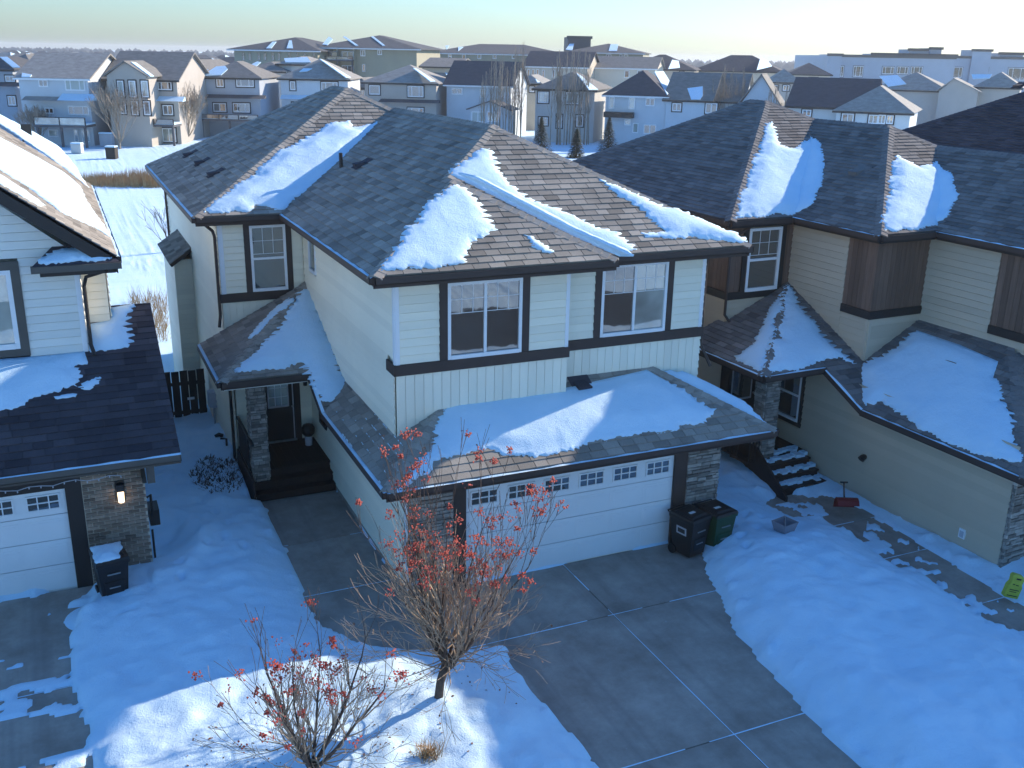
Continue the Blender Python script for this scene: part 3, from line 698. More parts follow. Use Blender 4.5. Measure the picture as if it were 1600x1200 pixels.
# ================================================================== ground, driveways, street
ZG = -.9                                                   # level of the low land behind the houses
DRIVE = [(3.66, 22.34), (3.58, 17.6), (3.74, 16.3), (4.25, 15.45), (5.4, 14.75), (6.5, 14.4), (6.42, 13.06), (6.55, 11.2), (6.62, 5.2), (10.2, 5.2), (10.25, 9.4), (10.4, 10.9), (10.8, 13.3), (11.5, 15.2), (11.85, 15.75), (12.05, 16.85), (5.5, 16.85), (5.5, 22.34)]
LDRIVE = [(-.42, 19.75), (-.35, 18.6), (-.75, 17.6), (-.72, 16.0), (-.62, 14.6), (-.5, 13.2), (-.55, 10), (-.6, 5.2), (-6.5, 5.2), (-6.5, 19.75)]
RWALK = [tuple(onz(x, y)[:2]) for x, y in ((1215, 790), (1232, 779), (1290, 783), (1345, 806), (1400, 842), (1452, 874), (1500, 905), (1548, 936), (1600, 962), (1600, 978), (1540, 958), (1500, 930), (1452, 890), (1420, 888), (1384, 868), (1368, 846), (1330, 828), (1290, 806), (1245, 803))]
RWALK += []
def zbase(x, y):
    t = smooth01((y-23.5)/7.0); t2 = smooth01((np.hypot(x-6, y-20)-30)/30)
    return -.55*t+(ZG+.55)*np.maximum(t2, 0)*smooth01((y-20)/15)
def ground_z(X, Y):
    base = zbase(X, Y)
    bank = .26+.07*hnoise(X, Y, .55, 3)+.045*hnoise(X, Y, 2.2, 4)+.014*hnoise(X, Y, 5.5, 5)+.012*hnoise(X, Y, 14, 15)
    edge_n = .10*hnoise(X, Y, 1.3, 6)+.05*hnoise(X, Y, 6, 7)
    h = bank
    far = smooth01((Y-30)/12); h = h*(1-far)+far*(.1+.12*hnoise(X, Y, .12, 8)+.02*hnoise(X, Y, 1.1, 9))
    d, ins = polydist(X, Y, DRIVE); s = np.where(ins, -d, d)+edge_n*.9
    h = np.where(s < 0, -.07, h*np.clip(.16+1.05*(1-np.exp(-np.maximum(s, 0)/.55)), 0, 1.25))
    # windrow thrown up on the right of the driveway and round the tree
    h = h+np.where(s > 0, .16*np.exp(-((s-1.1)/.7)**2)*(X > 10)*smooth01((X-9.5)/1.5)*smooth01((16.5-Y)/1.5), 0)
    h = h+np.where(s > 0, .14*np.exp(-((X-4.7)**2+(Y-12.9)**2)/1.2), 0)
    d2, in2 = polydist(X, Y, LDRIVE); s2 = np.where(in2, -d2, d2)+edge_n*1.6
    lp = hnoise(X*1.0, Y*2.2, 1.15, 21)+.5*hnoise(X, Y*1.8, 4.0, 22)
    thin = np.where((lp > .42+.25*smooth01((-s2-.9)/2.5)-.45*smooth01((15.6-Y)/3)), .02+.05*np.clip(lp-.3, 0, 1), -.07)
    h = np.where(s2 < 0, thin, h*np.clip(.2+1.1*(1-np.exp(-np.maximum(s2, 0)/.5)), 0, 1.1))
    h = h+.18*np.exp(-(((X+.35)/.45)**2+((Y-18.4)/.5)**2))*(X > -1.2)
    d3, in3 = polydist(X, Y, RWALK); s3 = np.where(in3, -d3, d3)-.28+edge_n*.8
    rp = hnoise(X, Y, 3.2, 31)+.6*hnoise(X, Y, 9, 32)
    h = np.where(s3 < 0, np.where(rp > .52, .03, -.07), h*np.clip(.12+.95*(1-np.exp(-np.maximum(s3, 0)/.9)), 0, 1.1))
    # mound in the middle of the right lawn, drift along the right wall
    h = h+.22*np.exp(-(((X-13.6)/1.6)**2+((Y-13.6)/1.8)**2))*(s > 0)
    # scoured hollow beside the brick wall of the left house
    r = np.hypot((X-1.15)/.55, (Y-20.7)/.9); h = h-.30*np.exp(-r**2*1.1)*(s2 > 0)+.13*np.exp(-((np.hypot((X-1.1)/.9, (Y-20.4)/1.5)-1.0)/.25)**2)*(X > .9)
    # shovelled clods beside the driveways
    cl = np.maximum(0, hnoise(X, Y, 7.5, 41)-.25)*.12
    near = np.exp(-(np.minimum(np.abs(s-.25), np.abs(s3-.2))/.25)**2)+.8*np.exp(-(((X+.2)/.8)**2+((Y-18.5)/.7)**2))
    h = h+np.where((s > .05) & (s2 > -.3) & (s3 > 0.03), cl*np.clip(near, 0, 1), 0)
    for (fx, fy, fa) in FEET:
        c_, s_ = math.cos(fa), math.sin(fa); lx = (X-fx)*c_+(Y-fy)*s_; ly = -(X-fx)*s_+(Y-fy)*c_
        q_ = (lx/.15)**2+(ly/.075)**2; h = h-np.where((s > .1) & (s3 > .1), .085*np.exp(-q_**2), 0)+np.where((s > .1) & (s3 > .1), .02*np.exp(-((np.sqrt(q_)-1.5)/.35)**2), 0)
    crust = np.maximum(0, np.abs(hnoise(X, Y, 4.2, 61))-.12)*.06*smooth01((hnoise(X, Y, .5, 62)+.25)/.5); h = h+np.where((s > .12) & (s3 > .1) & (s2 > .1), crust, 0)
    # under the houses the ground drops out of the way
    und = ((X > 5.6) & (X < 12.6) & (Y > 17) & (Y < 36)) | ((X < .9) & (Y > 20) & (Y < 30))
    h = np.where(und, -.1, h)
    und2 = (X > 3.6) & (X < 12.6) & (Y > 24) & (Y < 36); h = np.where(und2, -.1, h)
    porch = (X > 3.4) & (X < 5.6) & (Y > 22.3) & (Y < 25); h = np.where(porch, -.1, h)
    return base+h
rF = random.Random(77); FEET = []
def trail(pts, step=.62):
    for (x0, y0), (x1, y1) in zip(pts[:-1], pts[1:]):
        L = math.hypot(x1-x0, y1-y0); a = math.atan2(y1-y0, x1-x0)
        for i in range(max(1, int(L/step))):
            t = i*step/L; sd = .13*(1 if i % 2 else -1); FEET.append((x0+(x1-x0)*t-math.sin(a)*sd+rF.gauss(0, .03), y0+(y1-y0)*t+math.cos(a)*sd+rF.gauss(0, .03), a+rF.gauss(0, .15)))
trail([(12.6, 15.9), (13.6, 16.9), (14.6, 17.6), (15.2, 17.7)]); trail([(12.4, 15.4), (13.4, 16.2), (14.9, 16.9)]); trail([(2.6, 19.5), (2.3, 21.5), (2.5, 24.0), (2.3, 27.5)]); trail([(.3, 17.9), (1.2, 18.6), (1.9, 19.8), (2.2, 21.3)])
def grid_axis(segs):
    out = []
    for a, b, s in segs: out += list(np.arange(a, b-1e-6, s))
    return np.array(out+[segs[-1][1]])
def build_ground():
    ys = grid_axis([(-400, -60, 60), (-60, -10, 5), (-10, 5, 1.0), (5, 8, .25), (8, 20, .075), (20, 26, .12), (26, 34, .3), (34, 60, .8), (60, 160, 2.5), (160, 400, 20), (400, 3600, 400)])
    xs = grid_axis([(-2500, -300, 300), (-300, -60, 30), (-60, -8, 3), (-8, -4.2, .3), (-4.2, 6.8, .075), (6.8, 9.8, .3), (9.8, 18.2, .075), (18.2, 24, .4), (24, 60, 2.0), (60, 200, 8), (200, 400, 40), (400, 2800, 300)])
    X, Y = np.meshgrid(xs, ys); Z = ground_z(X, Y)
    st = ((Y > -4.5) & (Y < 5.0)); Z = np.where(st, np.where((Y > -3.6) & (Y < 3.8), -.2, Z), Z)
    nx, ny = len(xs), len(ys)
    vs = np.stack([X, Y, Z], -1).reshape(-1, 3)
    idx = np.arange(nx*ny).reshape(ny, nx)
    fs = np.stack([idx[:-1, :-1], idx[:-1, 1:], idx[1:, 1:], idx[1:, :-1]], -1).reshape(-1, 4)
    me = bpy.data.meshes.new('ground'); me.vertices.add(len(vs)); me.vertices.foreach_set('co', vs.ravel())
    me.loops.add(fs.size); me.loops.foreach_set('vertex_index', fs.ravel()); me.polygons.add(len(fs))
    me.polygons.foreach_set('loop_start', np.arange(0, fs.size, 4)); me.polygons.foreach_set('loop_total', np.full(len(fs), 4))
    me.polygons.foreach_set('use_smooth', np.ones(len(fs), bool)); me.update(); me.validate()
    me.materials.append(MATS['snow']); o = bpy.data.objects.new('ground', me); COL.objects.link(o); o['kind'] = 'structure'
build_ground()
# concrete slabs: joints are real gaps between them; a narrow snow-filled line lies in each
def slabs(name, outline, cuts_x, cuts_y, x0, x1, y0, y1):
    root = bpy.data.objects.new(name, None); COL.objects.link(root); root.location = ((x0+x1)/2, (y0+y1)/2, -.1); root['kind'] = 'structure'
    INV[root.name] = Matrix.Translation(root.location).inverted()
    X = [x0]+list(cuts_x)+[x1]; Y = [y0]+list(cuts_y)+[y1]
    for i in range(len(X)-1):
        for j in range(len(Y)-1):
            c = clip_convex(outline, [(X[i]+.012, Y[j]+.012), (X[i+1]-.012, Y[j+1]-.012)]) if outline else [(X[i]+.012, Y[j]+.012), (X[i+1]-.012, Y[j]+.012), (X[i+1]-.012, Y[j+1]-.012), (X[i]+.012, Y[j+1]-.012)]
            if len(c) < 3: continue
            MB().prism([(p[0], p[1], -.12) for p in c], (0, 0, .12+rng.uniform(-.003, .003)), rng.random()).build('slab', 'concrete', root)
    m = MB()
    def strip(p, q):
        d = (Vector(q)-Vector(p)); L = d.length; d.normalize(); n = Vector((-d.y, d.x)); t = 0
        while t < L:
            l = rng.uniform(.2, .9); 
            if rng.random() < .86:
                a = Vector(p)+d*t; b = Vector(p)+d*min(L, t+l); w_ = rng.uniform(.006, .014)
                m.add([(a.x-n.x*w_, a.y-n.y*w_, .003), (b.x-n.x*w_, b.y-n.y*w_, .003), (b.x+n.x*w_, b.y+n.y*w_, .005), (a.x+n.x*w_, a.y+n.y*w_, .005)], [(0, 1, 2, 3)])
            t += l
    for x in cuts_x: strip((x, y0), (x, y1))
    for y in cuts_y: strip((x0, y), (x1, y))
    m.build('joint_snow', 'snow', root, kind='stuff')
slabs('driveway', None, (8.95,), (6.9, 10.76, 14.67), 5.50, 12.6, 5.0, 16.86)
slabs('front_walk', None, (), (14.9, 17.6, 19.9), 3.2, 5.478, 13.0, 22.36)
slabs('neighbour_driveway', None, (-2.9,), (9.0, 12.6, 16.2), -6.5, .6, 5.0, 19.7)
slabs('side_walk', None, (), (12.2, 14.4, 16.1), 14.4, 17.4, 10.0, 18.2)
MB().box((-120, -3.4, -.18), (160, 3.6, -.13)).build('street', 'asphalt', None, kind='structure')
m = MB(); m.box((-120, 3.62, -.19), (160, 4.9, -.02)); m.build('pavement', 'concrete', None, kind='structure')

# ================================================================== the tan house on the right
RH0 = V3(17.35, 12.9, 0); RA = R(2.0); AX = V3(math.cos(RA), math.sin(RA), 0); AY = V3(-math.sin(RA), math.cos(RA), 0)
def W(u, v, z=0.0): q = RH0+AX*u+AY*v; return (q.x, q.y, z)
def build_right():
    H = thing('tan_house', W(6, 6), 'tan two-storey house with dark brown panels on the right', 'house', rz=RA)
    m = MB()
    def bx(u0, u1, v0, v1, z0, z1): m.fbox(V3(*W(u0, v0, z0)), AX*(u1-u0), AY*(v1-v0), V3(0, 0, z1-z0))
    bx(.04, 8.4, .08, 9, -.3, 2.6); bx(-1.26, 9, 8.24, 20, -.8, 6.3); bx(.76, 9, 5.24, 9, 2.3, 6.3); bx(2.49, 9.4, 2.2, 6, 2.3, 6.3)
    m.build('wall', 'siding_tan', H)
    def F(*p): return Face([W(*q) for q in p])
    z = lambda d: ZE+.54*d
    c1, v1, c2, v2, c3 = (-1.73, 7.8, ZE), (.32, 7.8, ZE), (.32, 4.8, ZE), (2.15, 4.8, ZE), (2.15, 1.75, ZE)
    a1 = (3.17, 12.7, z(4.9)); a2 = (4.32, 8.8, z(4.0)); a3 = (5.25, 4.85, z(3.1)); bk = (-1.73, 18.4, ZE); a1b = (3.17, 13.5, z(4.9))
    r1 = (4.32, 11.8, z(4.0)); r2 = (5.25, 7.9, z(3.1)); c4 = (8.35, 1.75, ZE); c5 = (8.32, 4.8, ZE); c6 = (8.07, 7.8, ZE); c7 = (8.07, 18.4, ZE)
    f = {'t1_left': F(bk, c1, a1, a1b), 't1_front': F(c1, v1, r1, a1), 't2_left': F(v1, c2, a2, r1), 't2_front': F(c2, v2, r2, a2), 't3_left': F(v2, c3, a3, r2),
         't3_front': F(c3, c4, a3), 't3_right': F(c4, (8.35, 7.9, ZE), r2, a3), 't2_right': F(c5, (8.32, 11.8, ZE), r1, a2), 't1_right': F(c6, c7, a1b, a1), 't1_back': F(c7, bk, a1b)}
    GE, NE = 2.55, 3.2; g = lambda d: GE+.53*d
    f['g_left'] = F((-.5, -.55, GE), (1.9, 1.85, g(2.4)), (2.5, 1.85, g(2.4)+.02), (2.52, 4.6, g(2.4)+.02), (2.4, 5.25, g(2.9)), (.8, 5.25, g(1.3)), (.8, 5.0, g(1.3)), (-.5, 3.85, GE)) if 0 else F((-.5, -.55, GE), (2.6, 2.55, g(3.1)), (2.6, 5.25, g(3.1)), (.78, 5.25, g(1.28)), (-.5, 3.85, GE))
    f['g_front'] = F((-.5, -.55, GE), (9.3, -.55, GE), (6.5, 2.25, g(2.8)), (2.3, 2.25, g(2.8)))
    T = (.72, 8.2, 4.6); NC = (-2.38, 5.25, NE)
    f['e_front'] = F(NC, (-.5, 5.25, NE), (-.5, 3.85, GE), (.78, 5.25, g(1.28)), (.78, 8.2, 4.6), T)
    f['e_left'] = F(NC, T, (-2.38, 8.6, NE))
    # made-up gable block right of the frame, added to shade the lawn
    gz = ZE+.9*2.7
    f['t4_blocker_left'] = F((4.0, -3.4, ZE), (6.7, -3.4, gz), (6.7, 5.0, gz), (4.0, 5.0, ZE)); f['t4_blocker_right'] = F((9.4, -3.4, ZE), (9.4, 5.0, ZE), (6.7, 5.0, gz), (6.7, -3.4, gz))
    mg = MB(); mg.prism([W(4.4, -3.0, -.2), W(9.0, -3.0, -.2), W(9.0, -3.0, ZE+.2), W(6.7, -3.0, gz-.15), W(4.4, -3.0, ZE+.2)], AY*7.5); mg.build('blocker_gable', 'siding_tan', H)
    deck = MB()
    for fc in f.values(): deck.prism([p-fc.n*.003 for p in fc.p], -fc.n*.05)
    deck.build('roof', 'shingle_slate', H)
    sh = []
    for k, fc in f.items():
        if k in ('t4_blocker_left', 't4_blocker_right','t1_right', 't2_right', 't3_right', 't1_back', 't3_front'): continue
        shingles(fc, .15 if k[0] == 't' else .17, .36, out=sh)
    pieces('shingle', sh, 'shingle_slate', H, 300, 'shingle_field')
    cp = []
    def cc(a, b, x, y): caps(W(*a), W(*b), f[x], f[y], cp)
    cc(c1, a1, 't1_left', 't1_front'); cc(c2, a2, 't2_left', 't2_front'); cc(c3, a3, 't3_left', 't3_front'); cc(a2, r1, 't2_left', 't2_right'); cc(a3, r2, 't3_left', 't3_right')
    cc(a1, a1b, 't1_left', 't1_right'); cc(bk, a1b, 't1_left', 't1_back'); cc(r1, a1, 't1_front', 't1_right'); cc(r2, a2, 't2_front', 't2_right')
    cc((-.5, -.55, GE), (2.2, 2.15, g(2.7)), 'g_left', 'g_front'); cc(NC, T, 'e_left', 'e_front')
    pieces('ridge_cap', cp, 'shingle_slate', H, 200, 'ridge_cap_field')
    tb = 'trim_black'
    def ev(a, b, inn, snow=True, fh=.2): eave(W(*a), W(*b), inn, H, tb, 'trim_brown', fh, snow)
    ev(c1, v1, AY, False); ev(v1, c2, AX, True); ev(c2, v2, AY, False); ev(v2, c3, AX, True); ev(bk, c1, AX, False); ev(c3, c4, AY, False)
    ev((-.5, -.55, GE), (-.5, 3.85, GE), AX); ev((-.5, 3.85, GE), (-.5, 5.25, NE), AX); ev(NC, (-.5, 5.25, NE), AY); ev(NC, (-2.38, 8.6, NE), AX); ev((-.5, -.55, GE), (9.3, -.55, GE), AY)
    def sof(p, zz, mat='trim_brown'): MB().prism([W(u, v, zz) for u, v in p], (0, 0, .02)).build('soffit', mat, H)
    sof([(-1.7, 7.85), (.36, 7.85), (.36, 8.3), (-1.7, 8.3)], ZE-.22); sof([(.36, 4.85), (.8, 4.85), (.8, 8.3), (.36, 8.3)], ZE-.221); sof([(.8, 4.85), (2.2, 4.85), (2.2, 5.3), (.8, 5.3)], ZE-.222)
    sof([(2.2, 1.8), (2.6, 1.8), (2.6, 5.3), (2.2, 5.3)], ZE-.223); sof([(-.45, -.5), (.1, -.5), (.1, 4), (-.45, 4)], GE-.22); sof([(-2.35, 5.3), (.5, 5.3), (.5, 8.4), (-2.35, 8.4)], NE-.22, 'trim_black')
    nF, nL = -AY, -AX; tn = 'siding_tan'
    def O(u, v): return V3(*W(u, v))
    zb0, zb1, zt = 4.28, 4.48, 6.24
    # planes: front planes use u as coordinate (origin at u=0), left planes use v
    def fo(v): return V3(*W(0, v))
    def lo(u): return V3(*W(u, 0))
    # bay with the tall window
    vert(H, fo(8.2), AX, nF, -1.3, -.80, zb1, zt, 'panel_wood', .17, name='panel_board'); vert(H, fo(8.2), AX, nF, .42, .72, zb1, zt, 'panel_wood', .15, name='panel_board')
    bar(H, fo(8.2), AX, nF, -.94, -.78, zb1, zt, tb, .04); bar(H, fo(8.2), AX, nF, .30, .46, zb1, zt, tb, .04); bar(H, fo(8.2), AX, nF, -1.34, .72, zb0, zb1, tb, .05, 'belt_board')
    window(H, fo(8.2), AX, nF, -.78, .30, zb1-.02, 6.14, 'hung', True, .075, .06, gc=(3, 2))
    lap(H, fo(8.2), AX, nF, -1.3, .72, 3.0, zb0, tn); vert(H, lo(-1.3), AY, nL, 8.2, 9.5, zb1, zt, 'panel_wood', .17, name='panel_board'); lap(H, lo(-1.3), AY, nL, 8.2, 12, 3.0, zb0, tn); bar(H, lo(-1.3), AY, nL, 8.16, 9.5, zb0, zb1, tb, .05, 'belt_board')
    # second tier
    lap(H, lo(.72), AY, nL, 6.15, 8.2, 3.0, zt, tn); lap(H, lo(.72), AY, nL, 5.28, 6.15, 2.6, zb0, tn); vert(H, lo(.72), AY, nL, 5.2, 6.15, zb1, zt, 'panel_wood', .16, name='panel_board'); bar(H, lo(.72), AY, nL, 5.16, 6.15, zb0, zb1, tb, .05, 'belt_board')
    vert(H, fo(5.2), AX, nF, .72, 2.45, zb1, zt, 'panel_wood', .155, name='panel_board'); bar(H, fo(5.2), AX, nF, .67, 2.45, zb0, zb1, tb, .05, 'belt_board'); lap(H, fo(5.2), AX, nF, .80, 2.45, 2.9, zb0, tn)
    bar(H, fo(5.2), AX, nF, .72, .80, 2.8, zb0, tn, .03, 'corner_trim'); bar(H, lo(.72), AY, nL, 5.2, 5.28, 2.8, zb0, tn, .03, 'corner_trim')
    # third tier
    lap(H, lo(2.45), AY, nL, 3.15, 5.2, 2.9, zt, tn); lap(H, lo(2.45), AY, nL, 2.16, 3.15, 2.9, zb0, tn); vert(H, lo(2.45), AY, nL, 2.16, 3.15, zb1, zt, 'panel_wood', .16, name='panel_board'); bar(H, lo(2.45), AY, nL, 2.12, 3.15, zb0, zb1, tb, .05, 'belt_board')
    lap(H, fo(2.16), AX, nF, 2.45, 9.4, 2.9, zt, tn, holes=((4.2, 6.2, 4.5, 6.0),)); window(H, fo(2.16), AX, nF, 4.2, 6.2, 4.5, 6.0, 'slider')
    # garage side wall
    lap(H, lo(0), AY, nL, .08, 8.2, .05, 2.9, tn, holes=((6.35, 7.45, 1.15, 2.75),)); window(H, lo(0), AY, nL, 6.45, 7.35, 1.25, 2.66, 'hung')
    for a, b, c, d in ((6.33, 6.45, 1.13, 2.78), (7.35, 7.47, 1.13, 2.78), (6.45, 7.35, 1.13, 1.25), (6.45, 7.35, 2.66, 2.78)): bar(H, lo(0), AY, nL, a, b, c, d, tb, .035)
    m = MB(); q = V3(*W(-.01, 4.06, 1.18)); m.tube([q, q-AX*.06, q-AX*.13-V3(0, 0, .05)], [.07, .075, .085], 10); m.build('dryer_vent', 'trim_black', H)
    ou = bar(H, lo(0), AY, nL, .96, 1.12, .40, .62, 'white_vinyl', .05, 'outlet_box'); bar(ou, lo(0), AY, nL, .99, 1.09, .43, .57, 'grey_plastic', .06, 'outlet_cover', .051)
    st = []
    bar(H, fo(.04), AX, nF, .0, 1.2, 0, 2.4, 'mortar', .0, 'stone_backing', -.05); stonework(H, fo(.04), AX, nF, -.03, 1.2, 0, 2.35, out=st); stonework(H, lo(-.0), AY, nL, -.02, .08, 0, 2.4, wmin=.06, wmax=.1, out=st)
    # front of the garage (seen only at a slant)
    garage_door(H, fo(.06), AX, nF, 1.6, 6.4, .02, 2.15); bar(H, fo(.04), AX, nF, 6.6, 8.4, 0, 2.35, 'mortar', .0, 'stone_backing', -.05)
    # porch
    dz = .62
    for i in range(13): MB().fbox(V3(*W(-2.0+i*.152, 6.0, dz-.04)), AX*.145, AY*2.2, V3(0, 0, .04), rng.random()).build('deck_board', 'deck_dark', H)
    for v_, zz in ((5.04, .2), (5.34, .4), (5.68, .6)):
        MB().fbox(V3(*W(-1.66, v_-.03, zz-.045)), AX*1.46, AY*.30, V3(0, 0, .045)).build('stair_tread', 'deck_dark', H)
        MB().fbox(V3(*W(-1.63, v_+.004, zz-.2)), AX*1.42, AY*.02, V3(0, 0, .15)).build('stair_riser', 'deck_dark', H)
    for u_ in (-1.72,): MB().prism([W(u_, 4.75, -.1), W(u_, 4.75, .12), W(u_, 6.0, .98), W(u_, 7.0, .98), W(u_, 7.0, .2)], AX*.05).build('stair_stringer', 'deck_dark', H)
    MB().fbox(V3(*W(-1.62, 5.95, 0)), AX*.42, AY*.42, V3(0, 0, 2.95)).build('column_core', 'mortar', H)
    for o_, e_, n_, a, b in ((fo(5.95), AX, nF, -1.62, -1.2), (lo(-1.62), AY, nL, 5.95, 6.37), (lo(-1.2), AY, AX, 5.95, 6.37)): stonework(H, o_, e_, n_, a, b, 0, 2.95, wmin=.12, wmax=.32, t=.035, out=st)
    pieces('stone', st, 'stone', H, 220, 'stone_field')
    r = MB()
    for k in range(12): r.fbox(V3(*W(-1.98, 6.4+k*.14, dz)), AX*.025, AY*.025, V3(0, 0, .85))
    for k in range(4): r.fbox(V3(*W(-1.96+k*.1, 5.98, dz)), AX*.025, AY*.025, V3(0, 0, .85))
    r.fbox(V3(*W(-2.0, 5.96, dz+.85)), AX*.4, AY*.06, V3(0, 0, .05)); r.fbox(V3(*W(-2.0, 6.03, dz+.851)), AX*.06, AY*2.0, V3(0, 0, .05)); r.build('railing', 'trim_black', H)
    dr = bar(H, fo(8.16), AX, nF, -1.05, -.15, dz, 2.7, 'trim_black', .03, 'door'); window(dr, fo(8.13), AX, nF, -.95, -.25, 1.45, 2.55, 'fixed', None, .035, .02, frame='grey_plastic', panes='glass')
    bar(H, fo(8.17), AX, nF, -1.3, -1.05, .3, 2.95, 'trim_black', .02); bar(H, fo(8.17), AX, nF, -.15, .04, .3, 2.95, 'trim_black', .02); MB().tube([W(-.2, 8.1, 1.6), W(-.2, 8.06, 1.6)], .03, 8).build('door_handle', 'galvanised', dr)
    bar(H, fo(8.2), AX, nF, -1.3, .04, -.3, dz, 'trim_black', .02)
    a, b = f['t2_left'].px(1333, 275); roof_vent(f['t2_left'], a, b, '', 'shingle_slate', H)
    a, b = f['g_left'].px(1487, 572); roof_vent(f['g_left'], a, b, '', 'shingle_slate', H)
    downspout(H, [W(-.95, 7.82, 6.3), W(-1.24, 8.1, 6.0), W(-1.38, 8.14, 5.8), W(-1.38, 8.14, 3.9), W(-1.2, 8.0, 3.6)])
    def patch(k, pts, label, **kw): return snow_patch(f[k], [f[k].px(p[0], p[1])+((p[2],) if len(p) > 2 else ()) for p in pts], label, **kw)
    patch('t1_front', [(1148, 342), (1160, 300), (1180, 245), (1200, 192), (1206, 190), (1218, 228), (1240, 234), (1280, 208, 1), (1286, 260, 1), (1279, 300, 1), (1255, 336), (1215, 334), (1190, 340)], 'tall snow sheet on the left hip of the tan house', thick=.14, edge=.22, lump=.6, teeth=.15, seed=21)
    patch('t2_left', [(1268, 213), (1284, 228), (1287, 258), (1284, 290), (1266, 322), (1240, 336, 1), (1244, 302, 1), (1252, 262, 1)], 'blue-shaded edge of snow in the valley of the tan house roof', thick=.12, edge=.1, seed=22)
    patch('t2_front', [(1377, 362), (1384, 320), (1394, 262), (1400, 243), (1436, 262), (1476, 250, 1), (1482, 300, 1), (1478, 330, 1), (1464, 353), (1425, 360), (1400, 362)], 'broad snow sheet on the middle hip of the tan house', thick=.13, edge=.2, lump=.4, teeth=.15, seed=23)
    patch('t3_left', [(1462, 254), (1480, 270), (1494, 286), (1494, 312), (1482, 338), (1450, 357, 1), (1448, 330, 1), (1450, 300, 1)], 'blue-shaded snow edge beside the middle hip of the tan house', thick=.1, edge=.1, seed=24)
    patch('e_front', [(1190, 584), (1200, 560), (1206, 525), (1216, 530), (1222, 490), (1226, 460), (1232, 446), (1262, 492), (1300, 540), (1338, 570), (1326, 566), (1312, 558), (1290, 562), (1272, 566), (1262, 574), (1225, 580)], 'snow on the front slope of the tan porch roof', thick=.11, edge=.15, teeth=.2, seed=25)
    patch('e_left', [(1150, 560), (1172, 540), (1192, 512), (1200, 488), (1218, 460), (1231, 446), (1222, 470), (1212, 510), (1204, 540), (1198, 558), (1190, 582), (1175, 576)], 'snow on the left slope of the tan porch roof', thick=.08, edge=.12, teeth=.06, seed=26)
    patch('g_left', [(1341, 572), (1360, 566), (1400, 545), (1432, 517, 1), (1500, 540, 1), (1560, 566, 1), (1552, 590), (1570, 620), (1580, 660), (1590, 700), (1596, 722), (1560, 718), (1500, 700), (1440, 672), (1410, 650), (1376, 628), (1352, 634), (1342, 610)], 'wide blue-shaded snow field on the garage roof of the tan house', thick=.16, edge=.25, teeth=.15, seed=27)
    # snow lodged on the porch stairs
    m = MB()
    for v_, zz in ((5.04, .2), (5.34, .4), (5.68, .6), (6.0, .62)):
        for k in range(10):
            u_ = -1.6+k*.142; d1 = rng.uniform(.12, .3); m.fbox(V3(*W(u_, v_+.3-d1*.9, zz-.002)), AX*.15, AY*d1*.9, V3(0, 0, rng.uniform(.03, .09)))
    m.build('stair_snow', 'snow', None, 'snow lying on the dark porch stairs of the tan house', 'snow', None, 'stuff')
    return H, f
RIGHT, RF = build_right()

